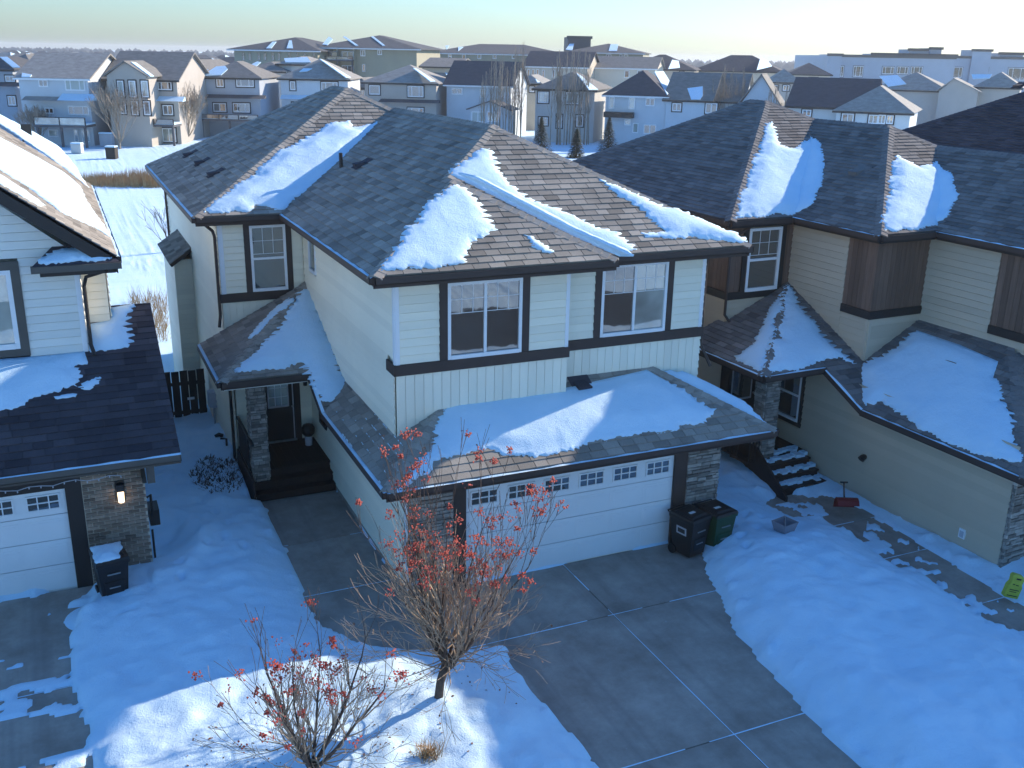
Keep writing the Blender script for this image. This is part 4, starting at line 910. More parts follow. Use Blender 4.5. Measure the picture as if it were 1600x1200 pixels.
# ================================================================== the pale house on the left with the brick garage
def build_left():
    H = thing('brick_garage_house', (-3.5, 24.0, 0), 'pale house on the left with brick garage front and dark steep roof', 'house')
    nF, nL = V3(0, -1, 0), V3(-1, 0, 0); gy, tk = 'siding_grey', 'trim_black'
    m = MB(); m.box((-7, 19.74, -.3), (.93, 24, 2.9)); m.box((-8.9, 22.01, 2), (.18, 33, 6.2)); m.box((-2, 22.81, -.8), (.72, 32, 6.1)); m.build('wall', gy, H)
    GE = 2.82; g = lambda d: GE+.5*d; SR = .75; RZ = 6.3
    f = {'g_front': Face([(-8.5, 19.1, GE), (1.62, 19.1, GE), (1.62, 23.2, g(4.1)), (-8.5, 23.2, g(4.1))]), 'g_back': Face([(-8.5, 23.2, g(4.1)), (1.62, 23.2, g(4.1)), (1.62, 25.8, g(1.5)), (-8.5, 25.8, g(1.5))]),
         'main_right': Face([(.95, 21.5, RZ), (.95, 33.5, RZ), (-4.3, 33.5, RZ+SR*5.25), (-4.3, 21.5, RZ+SR*5.25)]), 'main_left': Face([(-9.55, 21.5, RZ), (-4.3, 21.5, RZ+SR*5.25), (-4.3, 33.5, RZ+SR*5.25), (-9.55, 33.5, RZ)])}
    deck = MB()
    for fc in f.values(): deck.prism([p-fc.n*.003 for p in fc.p], -fc.n*.06)
    deck.build('roof', 'shingle_dark', H)
    sh = []; shingles(f['g_front'], .19, .42, .022, sh); pieces('shingle', sh, 'shingle_dark', H, 300, 'shingle_field')
    s2 = []; shingles(f['main_right'], .19, .4, .02, s2); shingles(f['g_back'], .19, .4, .02, s2); pieces('shingle', s2, 'shingle_brown', H, 0, 'upper_shingle_field')
    eave((-8.5, 19.1, GE), (1.62, 19.1, GE), EY, H, 'trim_grey', 'trim_grey', .22); eave((.95, 21.5, RZ), (.95, 33.5, RZ), -EX, H, tk, tk, .2, True)
    # rakes
    for y in (21.5, 33.45):
        p, q = V3(.95, y, RZ), V3(-4.3, y, RZ+SR*5.25); MB().fbox(p+V3(0, 0, -.36), q-p, V3(0, .06, 0), V3(0, 0, .34)).build('rake_board', tk, H)
    p, q = V3(1.60, 19.1, GE), V3(1.60, 23.2, g(4.1)); MB().fbox(p+V3(-.02, 0, -.22), q-p, V3(.03, 0, 0), V3(0, 0, .2)).build('rake_board', 'trim_grey', H)
    MB().prism([(.9, 21.56, RZ-.06), (.9, 22.0, RZ-.06), (-4.3, 22.0, RZ+SR*5.2-.06), (-4.3, 21.56, RZ+SR*5.2-.06)], (0, 0, -.02)).build('soffit', tk, H)
    # gable return at the eave corner
    fr = Face([(-.62, 21.4, 6.2), (1.0, 21.4, 6.2), (.55, 21.95, 6.5), (-.2, 21.95, 6.5)]); MB().prism(list(fr.p), -fr.n*.06).build('return_roof', 'shingle_dark', H)
    MB().box((-.65, 21.36, 6.06), (1.02, 21.5, 6.19)).build('return_fascia', 'trim_grey', H); MB().box((-.5, 21.5, 5.96), (.9, 21.98, 6.08)).build('return_soffit', tk, H)
    # front wall (gable shape)
    oU = V3(0, 21.95, 0); gable = [(.22, 3.8), (.22, 6.3), (-4.3, RZ+SR*4.95), (-8.8, 6.3), (-8.8, 3.8)]
    lap(H, oU, EX, nF, -4.4, .12, 3.9, 10.0, gy, holes=((-2.8, -.88, 4.3, 6.22),), poly=gable); bar(H, oU, EX, nF, .12, .22, 3.8, 6.05, 'white_vinyl', .03, 'corner_trim')
    window(H, oU, EX, nF, -2.65, -1.04, 4.44, 6.06, 'fixed', None, .09, .05, panes='glass_frost')
    for a, b, c, d in ((-1.04, -.87, 4.28, 6.23), (-2.83, -2.65, 4.28, 6.23), (-2.65, -1.04, 4.28, 4.44), (-2.65, -1.04, 6.06, 6.23)): bar(H, oU, EX, nF, a, b, c, d, 'trim_grey', .05)
    lap(H, V3(0, 22.77, 0), EX, nF, .22, .74, 4.3, 6.05, 'siding_cream'); lap(H, V3(.76, 0, 0), EY, EX, 22.77, 32, 1.0, 6.05, 'siding_cream'); lap(H, V3(.22, 0, 0), EY, EX, 21.95, 22.77, 3.9, 6.05, gy)
    downspout(H, [(.75, 21.5, 6.02), (.34, 21.8, 5.85), (.28, 21.88, 5.65), (.28, 21.88, 4.4), (.33, 21.75, 4.2)], tk)
    # garage front
    oG = V3(0, 19.66, 0); garage_door(H, V3(0, 19.74, 0), EX, nF, -5.4, -.52, .02, 2.18)
    bar(H, oG, EX, nF, -.52, -.22, 0, 2.18, 'trim_black', .0, t0=-.1); bar(H, oG, EX, nF, -5.7, -.22, 2.18, 2.42, 'trim_black', .0, t0=-.1); bar(H, oG, EX, nF, -7, .95, 2.5, 2.62, 'trim_grey', .03, 'frieze_board', .02)
    bar(H, oG, EX, nF, -.22, .94, 0, 2.5, 'brick_mortar', .012, 'brick_backing', -.1); bar(H, oG, EX, nF, -7, -.22, 2.42, 2.5, 'brick_mortar', .012, 'brick_backing', -.1)
    bk = []; row = 0; zz = .01
    while zz < 2.46:
        u = -.22-(.11 if row % 2 else 0)
        while u < .93:
            a, b = max(u+.012, -.21), min(u+.215, .935)
            if b-a > .03:
                t = .012+rng.uniform(.004, .02); c = V3(a, 19.66-.011, zz+.006); hh = .058
                vs = [c, c+V3(b-a, 0, 0), c+V3(b-a, 0, hh), c+V3(0, 0, hh)]; vs += [q+V3(0, -t, 0)+V3(rng.uniform(-.003, .003), 0, rng.uniform(-.003, .003)) for q in vs]
                bk.append((vs, [(4, 5, 6, 7), (0, 1, 5, 4), (1, 2, 6, 5), (2, 3, 7, 6), (3, 0, 4, 7)], min(1, max(0, rng.gauss(.5, .3)))))
            u += .225
        zz += .076; row += 1
    pieces('brick', bk, 'brick', H, 300)
    MB().box((.98, 19.3, 2.18), (1.12, 19.5, 2.62)).build('eave_bracket', 'trim_grey', H); MB().prism([(.96, 19.3, 2.2), (.96, 19.66, 2.2), (.96, 19.66, 2.4)], (-.08, 0, 0)).build('eave_bracket', 'trim_grey', H)
    # lit coach lamp
    lm = MB(); lm.box((.38, 19.60, 1.82), (.56, 19.655, 2.20)); lm.box((.40, 19.46, 2.02), (.54, 19.6, 2.16)); lo_ = lm.build('wall_lamp', tk, H)
    MB().lathe((.47, 19.52, 1.78), [(0, 0), (.055, 0), (.06, .2), (.05, .24), (0, .24)], 8).build('lamp_glass', 'lamp_glow', lo_)
    # string of small lights under the eave
    m = MB(); pts = [V3(-4.5+i*.2, 19.16+.02*math.sin(i), 2.50+.03*math.sin(i*1.9)) for i in range(26)]; m.tube(pts, .008, 4)
    for q in pts: m.lathe(q-V3(0, 0, .05), [(0, 0), (.012, .01), (.012, .04), (0, .05)], 5)
    m.build('light_string', 'grey_plastic', H)
    m = MB(); m.box((1.0, 20.4, .75), (1.2, 20.9, 1.1)); m.tube([(.97, 20.2, 1.5), (1.05, 20.2, 1.55), (1.05, 20.2, 1.1)], .03, 6); m.tube([(1.0, 19.9, .2), (1.0, 19.9, .9)], .025, 6); m.build('gas_meter', tk, H)
    # snow
    def patch(k, pts, label, **kw): return snow_patch(f[k], [f[k].px(p[0], p[1])+((p[2],) if len(p) > 2 else ()) for p in pts], label, **kw)
    patch('g_front', [(-60, 572, 1), (0, 562, 1), (70, 557, 1), (132, 550, 1), (137, 566), (120, 572), (128, 590), (120, 604), (92, 610), (63, 620), (38, 632), (0, 641), (-60, 652)], 'snow sheet on the dark garage roof below the left bedroom window', thick=.15, edge=.25, rough=.06, seed=31)
    patch('g_front', [(129, 607), (136, 596), (157, 589), (162, 592), (148, 605), (134, 608)], 'ragged scrap of snow on the dark left garage roof', thick=.04, edge=.06, seed=32)
    patch('g_front', [(84, 621), (118, 617), (118, 620), (86, 624)], 'sliver of snow on the dark left garage roof', thick=.03, edge=.05, rough=.02, seed=33)
    patch('g_front', [(139, 548, 1), (137, 508, 1), (170, 502, 1), (173, 482, 1), (209, 476), (203, 490), (199, 510), (202, 528), (198, 542), (180, 548), (160, 549)], 'snow behind the downspout at the back of the left garage roof', thick=.18, edge=.2, teeth=.15, seed=34)
    mr = f['main_right']
    # bands running up the slope, one above the other as seen from the front
    D = {'near': [(-60, 236), (0, 276), (40, 302), (72, 323), (60, 322), (0, 289), (-60, 252)], 'mid': [(-60, 180), (0, 218), (50, 245), (95, 270), (125, 292), (132, 312), (160, 350), (173, 372), (150, 358), (95, 333), (40, 292), (0, 267), (-60, 230)], 'far': [(-40, 160), (0, 181), (50, 207), (95, 233), (118, 262), (136, 292), (116, 276), (60, 234), (0, 194), (-40, 172)]}
    patch('main_right', D['near'], 'narrow near snow band on the steep roof of the left house', thick=.06, edge=.1, step=.15, seed=35)
    patch('main_right', D['mid'], 'wide middle snow band on the steep roof of the left house', thick=.1, edge=.15, step=.15, seed=36)
    patch('main_right', D['far'], 'far snow band along the back edge of the steep left roof', thick=.08, edge=.1, step=.2, seed=37)
    q = mr.px(42, 211); p = mr.at(*q); MB().box((p.x-.15, p.y-.15, p.z-.2), (p.x+.15, p.y+.15, p.z+.35)).build('chimney_pipe', tk, H)
    snow_patch(fr, [(a, b) for a, b in ((fr.to((-.5, 21.48, 6.22))), (fr.to((.9, 21.48, 6.22))), (fr.to((.5, 21.85, 6.45))), (fr.to((-.1, 21.85, 6.45))))], 'little heap of snow on the eave return of the left house', thick=.12, edge=.2, seed=38)
    return H
build_left()

# ================================================================== dark-roofed house beyond the right edge
def build_third():
    a = R(2); H = thing('dark_roof_house', (36, 27, 0), 'house with large dark hip roof behind the tan house', 'house')
    m = MB(); m.box((31, 20, -.5), (41, 34, 6.3)); m.build('wall', 'siding_tan', H)
    s = .54; d = 5.6; E = 6.4; P, Q = (36, 25.0, E+s*d), (36, 29.2, E+s*d); c = [(30.4, 19.4, E), (41.6, 19.4, E), (41.6, 34.8, E), (30.4, 34.8, E)]
    f = [Face([c[3], c[0], P, Q]), Face([c[0], c[1], P]), Face([c[1], c[2], Q, P]), Face([c[2], c[3], Q])]
    dk = MB()
    for x in f: dk.prism([p-x.n*.003 for p in x.p], -x.n*.05)
    dk.build('roof', 'shingle_dark', H); sh = []; shingles(f[0], .19, .5, .028, sh); pieces('shingle', sh, 'shingle_dark', H, 0, 'shingle_field')
    cp = []; caps(c[0], P, f[0], f[1], cp); caps(c[3], Q, f[0], f[3], cp); caps(P, Q, f[0], f[2], cp); pieces('ridge_cap', cp, 'shingle_dark', H, 0, 'ridge_cap_field')
    eave(c[0], c[3], EX, H, 'trim_black', 'trim_black'); q = f[0].px(1588, 138); roof_vent(f[0], q[0], q[1], '', 'shingle_dark', H)
build_third()

# ================================================================== small things round the houses
def wheelie_bin(loc, rz, mat, label, snow=None, sticker=False):
    """municipal cart: tapered body, stepped rim, domed lid with handle bar, grab bars, wheels"""
    t = thing('wheelie_bin', loc, label, 'bin', 'wheeled bins by the garages', rz); c, s_ = math.cos(rz), math.sin(rz)
    def T(x, y, z): return V3(loc[0]+x*c-y*s_, loc[1]+x*s_+y*c, loc[2]+z)
    def frus(m, w0, d0, z0, w1, d1, z1, oy0=0, oy1=0):
        p = [T(-w0, -d0+oy0, z0), T(w0, -d0+oy0, z0), T(w0, d0+oy0, z0), T(-w0, d0+oy0, z0), T(-w1, -d1+oy1, z1), T(w1, -d1+oy1, z1), T(w1, d1+oy1, z1), T(-w1, d1+oy1, z1)]
        m.add(p, [(0, 3, 2, 1), (4, 5, 6, 7), (0, 1, 5, 4), (1, 2, 6, 5), (2, 3, 7, 6), (3, 0, 4, 7)])
    m = MB(); frus(m, .23, .24, .06, .285, .33, .86); frus(m, .305, .35, .861, .31, .36, .93)
    frus(m, .16, .01, .2, .19, .01, .5, -.275, -.30); m.build('body', mat, t, bevel=.02)
    m = MB(); frus(m, .315, .37, .931, .30, .34, .985); frus(m, .25, .28, .986, .20, .22, 1.02); m.build('lid', 'black_plastic', t, bevel=.015)
    m = MB(); m.tube([T(-.25, .40, .92), T(-.25, .44, .95), T(.25, .44, .95), T(.25, .40, .92)], .018, 6); m.build('handle', 'black_plastic', t)
    for z, w_ in ((.36, .10), (.66, .12)):
        yy = -.24-.09*(z-.06)/.8
        m = MB(); m.fbox(T(-w_, yy-.035, z), T(w_, yy-.035, z)-T(-w_, yy-.035, z), T(0, .02, 0)-T(0, 0, 0), V3(0, 0, .022)); m.build('grab_bar', 'galvanised', t)
    for x in (-.25, .25): MB().tube([T(x-.025, .24, .11), T(x+.025, .24, .11)], .11, 14).build('wheel', 'black_plastic', t)
    if sticker:
        MB().fbox(T(-.288, -.16, .56), T(0, .28, 0)-T(0, 0, 0), T(-.012, 0, .18)-T(0, 0, 0), T(-.004, 0, 0)-T(0, 0, 0)).build('label', 'grey_plastic', t)
        MB().fbox(T(-.296, -.12, .60), T(0, .2, 0)-T(0, 0, 0), T(-.007, 0, .10)-T(0, 0, 0), T(-.004, 0, 0)-T(0, 0, 0)).build('label_print', 'trim_black', t)
    m = MB(); m.fbox(T(-.12, -.1, 1.021), T(.16, 0, 0)-T(0, 0, 0), T(0, .08, 0)-T(0, 0, 0), V3(0, 0, .004)); m.build('lid_sticker', 'white_print', t)
    if snow:
        fc = Face([T(-.31, -.36, .99), T(.31, -.36, .99), T(.31, .36, 1.0), T(-.31, .36, 1.0)]); e = Vector((0, 0))
        pts = [fc.to(T(*p)) for p in ((-.29, -.34, 1), (.12, -.34, 1), (.2, -.1, 1), (.28, .05, 1), (.29, .3, 1), (-.05, .31, 1), (-.28, .33, 1))]
        snow_patch(fc, pts, snow, thick=.10, edge=.1, rough=.015, step=.05, lump=.4, seed=51)
wheelie_bin((11.72, 16.25, .0), R(14), 'black_plastic', 'black wheeled bin standing at the white garage door, left of the green one', None, True)
wheelie_bin((12.36, 16.22, .02), R(8), 'green_plastic', 'green wheeled bin with black lid beside the stone pillar')
wheelie_bin((.12, 18.92, .05), R(8), 'black_plastic', 'black wheeled bin with snow on its lid by the brick garage', 'thick cap of snow on the lid of the left black bin')
def bucket():
    c = Vector(onz(1224, 838, .3)); gzz = float(ground_z(np.array([c.x]), np.array([c.y]))[0]); t = thing('plastic_tub', (c.x, c.y, gzz), 'grey plastic tub filled with snow standing in the snow', 'tub')
    m = MB(); z = gzz-.03; n = 4
    def ringp(w_, zz): return [(c.x+w_*math.cos(R(45+90*k+12))*1.15, c.y+w_*math.sin(R(45+90*k+12)), zz) for k in range(4)]
    a, b, cc_, d = ringp(.19, z), ringp(.27, z+.26), ringp(.245, z+.26), ringp(.235, z+.2)
    m.add(a+b+cc_+d, [(3, 2, 1, 0)]+[(i, (i+1) % 4, (i+1) % 4+4, i+4) for i in range(4)]+[(i+4, (i+1) % 4+4, (i+1) % 4+8, i+8) for i in range(4)]+[(i+8, (i+1) % 4+8, (i+1) % 4+12, i+12) for i in range(4)])
    m.build('body', 'tub_grey', t); m = MB(); m.tube([b[0], (c.x, c.y, z+.34), b[2]], .008, 5); m.build('handle', 'galvanised', t)
    fc = Face([(p[0], p[1], z+.19) for p in ringp(.24, 0)]); snow_patch(fc, [fc.to(Vector(p)) for p in ringp(.225, z+.19)], 'snow filling the grey plastic tub', thick=.1, edge=.08, rough=.008, step=.04, seed=55)
bucket()
def jug():
    c = Vector(onz(1577, 930, .15)); t = thing('plastic_jug', (c.x, c.y, .12), 'yellow plastic ice-melt jug leaning by the corner of the tan garage', 'jug')
    tl = Matrix.Translation((c.x, c.y, .12)) @ Matrix.Rotation(R(-24), 4, 'Z') @ Matrix.Rotation(R(12), 4, 'Y')
    def X(pts): return [tl @ Vector(p) for p in pts]
    prof = [(-.15, 0), (.15, 0), (.15, .26), (.12, .33), (.13, .42), (.09, .5), (-.10, .52), (-.14, .48), (-.11, .34), (-.15, .26)]
    hole = [(-.05, .42), (.05, .42), (.05, .455), (-.05, .455)]
    m = MB(); m.add(X([(x, -.07, z) for x, z in prof])+X([(x, .07, z) for x, z in prof]), [tuple(range(10)), tuple(range(19, 9, -1))]+[(i, i+10, (i+1) % 10+10, (i+1) % 10) for i in range(10)]); m.build('body', 'yellow_plastic', t, bevel=.02)
    m = MB(); m.add(X([(x, -.0735, z) for x, z in hole]), [(0, 1, 2, 3)]); m.build('handle_hole', 'trim_black', t)
    m = MB()
    for x0, x1, z0, z1 in ((-.08, -.03, .30, .32), (-.01, .05, .29, .31), (-.1, .1, .18, .20), (-.09, .06, .14, .155), (-.11, .11, .05, .07)): m.add(X([(x0, -.0735, z0), (x1, -.0735, z0), (x1, -.0735, z1), (x0, -.0735, z1)]), [(0, 1, 2, 3)])
    m.build('label_print', 'needle', t)
jug()
def shovel():
    a = Vector(onz(1322, 795, .22)); t = thing('snow_shovel', (a.x, a.y, .1), 'dark red snow shovel lying at the foot of the tan wall', 'shovel')
    d = (AX*.9-AY*.5).normalized(); n = V3(-d.y, d.x, 0); m = MB(); prev = None
    for k in range(7):
        th = R(-10+k*26); p = a+n*(.2*math.cos(th))+V3(0, 0, .27*math.sin(th)); cur = [p-d*.25, p+d*.25, p+d*.25+V3(0, 0, .012), p-d*.25+V3(0, 0, .012)]
        if prev: m.add(prev+cur, [(0, 1, 5, 4), (3, 7, 6, 2), (0, 4, 7, 3), (1, 2, 6, 5)])
        prev = cur
    m.build('blade', 'red_plastic', t); m = MB(); m.tube([a+n*.14+V3(0, 0, .05), a+n*.3+V3(0, 0, .25), a+n*.42+V3(0, 0, .5)], .02, 6); m.build('shaft', 'fence_wood', t)
    e = a+n*.42+V3(0, 0, .5); m = MB(); m.tube([e-d*.09, e+d*.09], .02, 6); m.build('grip', 'black_plastic', t)
shovel()
def pot():
    t = thing('planter_pot', (5.22, 24.1, .6), 'small black lidded pot on a stand beside the front door', 'pot'); m = MB(); m.lathe((5.22, 24.1, .6), [(0, 0), (.09, 0), (.10, .25), (.0, .25)], 10); m.build('stand', 'grey_plastic', t)
    m = MB(); m.lathe((5.22, 24.1, .85), [(0, 0), (.10, 0), (.16, .08), (.17, .22), (.13, .3), (.05, .33), (0, .33)], 12); m.build('pot', 'trim_black', t, smooth=True)
pot()
# timber gate between the two houses
g = thing('timber_gate', (2.1, 29.6, -.5), 'dark timber gate between the left house and the white house', 'gate')
for i in range(9): MB().box((1.25+i*.24, 29.6, -.5), (1.25+i*.24+.215, 29.63, 1.25+rng.uniform(-.02, .02)), rng.random()).build('gate_board', 'fence_wood', g)
for zz in (-.1, .8): MB().box((1.25, 29.632, zz), (3.4, 29.67, zz+.1)).build('gate_rail', 'fence_wood', g)
MB().box((2.85, 29.56, .35), (3.05, 29.598, .42)).build('gate_latch', 'white_print', g)
# dry groundcover poking through the snow beside the steps
def groundcover():
    m = MB(); c = onz(335, 755, .12)
    for i in range(900):
        th = rng.uniform(0, 6.28); r = math.sqrt(rng.random()); x = c.x+r*.62*math.cos(th)+.1; y = c.y+r*1.15*math.sin(th); z = float(ground_z(np.array([x]), np.array([y]))[0]); d = V3(rng.uniform(-1, 1), rng.uniform(-1, 1), rng.uniform(.2, 1)).normalized()*rng.uniform(.05, .14); n = V3(-d.y, d.x, 0).normalized()*rng.uniform(.008, .018); q = V3(x, y, z-.01)
        m.add([q-n, q+n, q+n*.4+d, q-n*.4+d], [(0, 1, 2, 3)])
    m.build('groundcover', 'bark', None, 'dark dry groundcover poking through the snow beside the porch steps', 'groundcover', None, 'stuff')
groundcover()

# ================================================================== houses across the pond and beyond
HD = Vector((math.sin(YAW), math.cos(YAW), 0)); RT = Vector((math.cos(YAW), -math.sin(YAW), 0)); ZF = ZG+.1
def wallcol(name, col): plain(name, col, .6, .07, .5); return name
for nm, c in (('w_bluegrey', (.54, .58, .61)), ('w_slate', (.36, .40, .45)), ('w_taupe', (.43, .39, .345)), ('w_tan', (.52, .45, .35)), ('w_white', (.62, .63, .62)), ('w_khaki', (.33, .31, .225)), ('w_grey', (.52, .52, .50)), ('w_cream', (.62, .55, .44)), ('w_dark', (.09, .09, .10))): wallcol(nm, c)
for nm, c in (('r_grey', (.30, .285, .26)), ('r_dark', (.085, .087, .095)), ('r_navy', (.060, .060, .072)), ('r_brown', (.20, .19, .175))): plain(nm, c, .9, .25, 1.4, .5, 6, stretch=(1, 1, 3))
def far_house(name, label, x0, x1, yb, ye, yr, rot=0, depth=10., wall='w_grey', roof='r_grey', style='hip', wins=(), over=.45, trim='trim_black', frame='white_vinyl', snow=(), cat='house', group=None, peak=None, zf=None, decks=(), boxes=(), rz_scale=1):
    zf = ZF if zf is None else zf
    if rot > 0 and style != 'flat': rot = -rot-3
    xc = (x0+x1)/2; base = onz(xc, yb, zf); a = R(rot)
    eu = (RT*math.cos(a)+HD*math.sin(a)); nf = (RT*math.sin(a)-HD*math.cos(a)); up = V3(0, 0, 1)
    def fp(x, y, off=0.0):                                   # a photo ray on the front plane (or one set back by off)
        q = onp(x, y, base-nf*off, nf); return q
    def uz(x, y): q = fp(x, y)-base; return q.dot(eu), q.z+base.z
    uL, uR = uz(x0, yb)[0], uz(x1, yb)[0]; ze = uz(xc, ye)[1]
    zr = fp(peak or xc, yr, depth/2 if style != 'gable' else 0).z
    P = lambda u, v, z: base+eu*u-nf*v+up*(z-base.z)
    H = thing(name, (base.x, base.y, zf), label, cat, group, math.atan2(eu.y, eu.x))
    m = MB(); m.add([P(uL, 0, zf-.5), P(uR, 0, zf-.5), P(uR, depth, zf-.5), P(uL, depth, zf-.5), P(uL, 0, ze), P(uR, 0, ze), P(uR, depth, ze), P(uL, depth, ze)], [(0, 1, 5, 4), (1, 2, 6, 5), (2, 3, 7, 6), (3, 0, 4, 7)])
    o_ = over; A, B, C, D = P(uL-o_, -o_, ze), P(uR+o_, -o_, ze), P(uR+o_, depth+o_, ze), P(uL-o_, depth+o_, ze); rise = zr-ze
    if style == 'hip':
        w_ = (uR-uL)/2+o_; dd = depth/2+o_; k = min(w_, dd)
        if w_ >= dd: R1, R2 = P(uL-o_+k, depth/2, zr), P(uR+o_-k, depth/2, zr); fs = [[A, B, R2, R1], [B, C, R2], [C, D, R1, R2], [D, A, R1]]
        else: R1, R2 = P((uL+uR)/2, -o_+k, zr), P((uL+uR)/2, depth+o_-k, zr); fs = [[A, B, R1], [B, C, R2, R1], [C, D, R2], [D, A, R1, R2]]
    elif style == 'side':
        R1, R2 = P(uL-o_, depth/2, zr), P(uR+o_, depth/2, zr); fs = [[A, B, R2, R1], [C, D, R1, R2]]
        for u in (uL, uR): m.add([P(u, 0, ze), P(u, depth, ze), P(u, depth/2, zr-.25)], [(0, 1, 2)])
    elif style == 'gable':
        pu = uz(peak, ye)[0] if peak else (uL+uR)/2
        R1, R2 = P(pu, -o_, zr), P(pu, depth, zr); fs = [[A, R1, R2, D], [B, C, R2, R1]]
        m.add([P(uL, 0, ze), P(uR, 0, ze), P(pu, 0, zr-.12)], [(0, 1, 2)])
    else:                                                     # flat roof with parapet
        fs = []; m.add([P(uL, 0, ze-.6), P(uR, 0, ze-.6), P(uR, depth, ze-.6), P(uL, depth, ze-.6)], [(0, 1, 2, 3)])
        MB().fbox(P(uL-.3, -.3, ze-.35), eu*(uR-uL+.6), -nf*.5, up*.6).build('cornice', trim, H)
    m.build('wall', wall, H)
    if fs:
        d = MB()
        for q in fs: fc = Face(q); d.prism(fc.p, -fc.n*.14)
        d.build('roof', roof, H)
        if style != 'gable': MB().fbox(A-up*.26, B-A, -nf*.08, up*.2).build('fascia', trim, H)
        faces = [Face(q) for q in fs]
        for fi, pts in snow:
            fc = faces[fi]; pl = [fc.at(*fc.px(x, y), .02) for x, y in pts]; MB().prism(pl, fc.n*.1).build('roof_snow', 'snow', H, kind='stuff')
    for wn in wins:
        xa, ya, xb, yb2 = wn[:4]; st = wn[4] if len(wn) > 4 else 'slider'; gl = wn[5] if len(wn) > 5 else 'glass_far'
        u0, z1 = uz(xa, ya); u1, z0 = uz(xb, yb2)
        if u1-u0 < .15 or z1-z0 < .15: continue
        o3 = base-up*base.z+up*0
        if trim: MB().fbox(P(u0-.14, -.02, z0-.14), eu*(u1-u0+.28), nf*.03, up*(z1-z0+.28)).build('window_trim', trim, H)
        window(H, P(0, -.055, 0), eu, nf, u0, u1, z0, z1, st, None, min(.11, (u1-u0)*.15), .05, frame=frame, panes=gl)
    for (xa, ya, xb, yb2, dep, glassy) in decks:              # a deck or balcony between two heights on the front
        u0, z1 = uz(xa, ya); u1, z0 = uz(xb, yb2); rail = (z1-z0)*.72
        MB().fbox(P(u0, -dep, z0), eu*(u1-u0), -nf*dep, up*.25).build('deck', 'w_dark', H)
        MB().fbox(P(u0, -dep+.1, z0+.26), eu*(u1-u0), -nf*(dep-.15), up*.18).build('deck_snow', 'snow', H, kind='stuff')
        n = max(2, int((u1-u0)/2.2)); ps = [u0+(u1-u0)*i/n for i in range(n+1)]
        for u in ps: MB().fbox(P(u-.05, -dep, z0+.25), eu*.1, -nf*.1, up*rail).build('rail_post', 'trim_black', H)
        for i in range(n): MB().fbox(P(ps[i]+.07, -dep+.03, z0+.32), eu*(ps[i+1]-ps[i]-.14), -nf*.03, up*(rail-.1)).build('rail_pane', 'glass_frost' if glassy else 'glass_far', H)
        MB().fbox(P(u0, -dep, z0+.25+rail), eu*(u1-u0), -nf*.1, up*.06).build('rail', 'trim_black', H)
        for u in (u0+.2, (u0+u1)/2, u1-.2): MB().fbox(P(u-.12, -dep+.2, zf-.3), eu*.24, -nf*.24, up*(z0-zf+.3)).build('deck_post', 'w_dark', H)
    for (xa, ya, xb, yb2, dep, mt, nm) in boxes:              # projecting pieces: awning, lower roof band, bay
        u0, z1 = uz(xa, ya); u1, z0 = uz(xb, yb2)
        if nm == 'skirt_roof':
            pr = MB(); pr.add([P(u0, -dep, z0), P(u1, -dep, z0), P(u1, 0, z0), P(u0, 0, z0), P(u0, 0, z1), P(u1, 0, z1)], [(0, 1, 5, 4), (0, 3, 2, 1), (0, 4, 3), (1, 2, 5)]); pr.build(nm, mt, H)
        else: MB().fbox(P(u0, -dep, z0), eu*(u1-u0), -nf*(dep-.02), up*(z1-z0)).build(nm, mt, H)
    return H
GF = 'houses across the pond'
far_house('far_house', 'dark house at the far left edge across the pond', -30, 33, 215, 108, 88, 0, 10, 'w_slate', 'r_dark', 'hip', [(8, 118, 24, 128), (12, 150, 26, 165)], snow=[(0, [(0, 90), (12, 90), (32, 106), (20, 106)])], group=GF, boxes=[(-10, 128, 38, 135, 1.2, 'r_dark', 'skirt_roof')])
far_house('far_house', 'grey-blue house across the pond with glass-railed deck and wide tan-grey roof', 42, 148, 226, 122, 82, 0, 13, 'w_bluegrey', 'r_grey', 'side', [(60, 124, 76, 136), (101, 124, 134, 142, 'triple', 'curtain'), (70, 168, 85, 178), (106, 165, 140, 180, 'triple'), (75, 202, 92, 214, 'fixed', 'glass_frost'), (115, 202, 124, 222, 'fixed', 'glass_frost'), (127, 202, 142, 222, 'fixed', 'glass_frost')], trim=None, group=GF, snow=[(0, [(35, 115), (50, 118), (48, 121), (34, 121)])], decks=[(70, 180, 150, 197, 3, True)], boxes=[(40, 150, 103, 157, 1.3, 'r_grey', 'skirt_roof'), (97, 146, 152, 157, 1.6, 'snow', 'skirt_roof')])
far_house('far_house', 'taupe house across the pond with tall windows under a front gable and long deck', 176, 284, 224, 124, 80, 0, 13, 'w_taupe', 'r_brown', 'side', [(246, 127, 269, 141, 'triple'), (254, 164, 271, 180), (210, 202, 222, 222, 'fixed', 'glass_frost'), (230, 202, 241, 222, 'fixed', 'glass_frost'), (253, 200, 276, 222, 'slider', 'glass_frost'), (195, 202, 205, 222, 'fixed', 'glass_frost')], group=GF, decks=[(192, 183, 284, 196, 3, False)], boxes=[(240, 150, 290, 158, 1.2, 'snow', 'skirt_roof')])
far_house('house_wing', 'front gable wing of the taupe house with six tall windows', 178, 238, 228, 119, 95, 0, 6, 'w_taupe', 'r_brown', 'gable', [(183, 126, 195, 152, 'fixed', 'curtain'), (201, 126, 214, 152, 'fixed', 'glass_frost'), (220, 126, 233, 152, 'fixed', 'glass_frost'), (187, 158, 198, 178, 'fixed'), (205, 158, 217, 180, 'fixed'), (224, 158, 236, 180, 'fixed')], group=GF, zf=ZF+.02, cat='house wing', snow=[(1, [(204, 98), (212, 99), (240, 120), (234, 120)])])
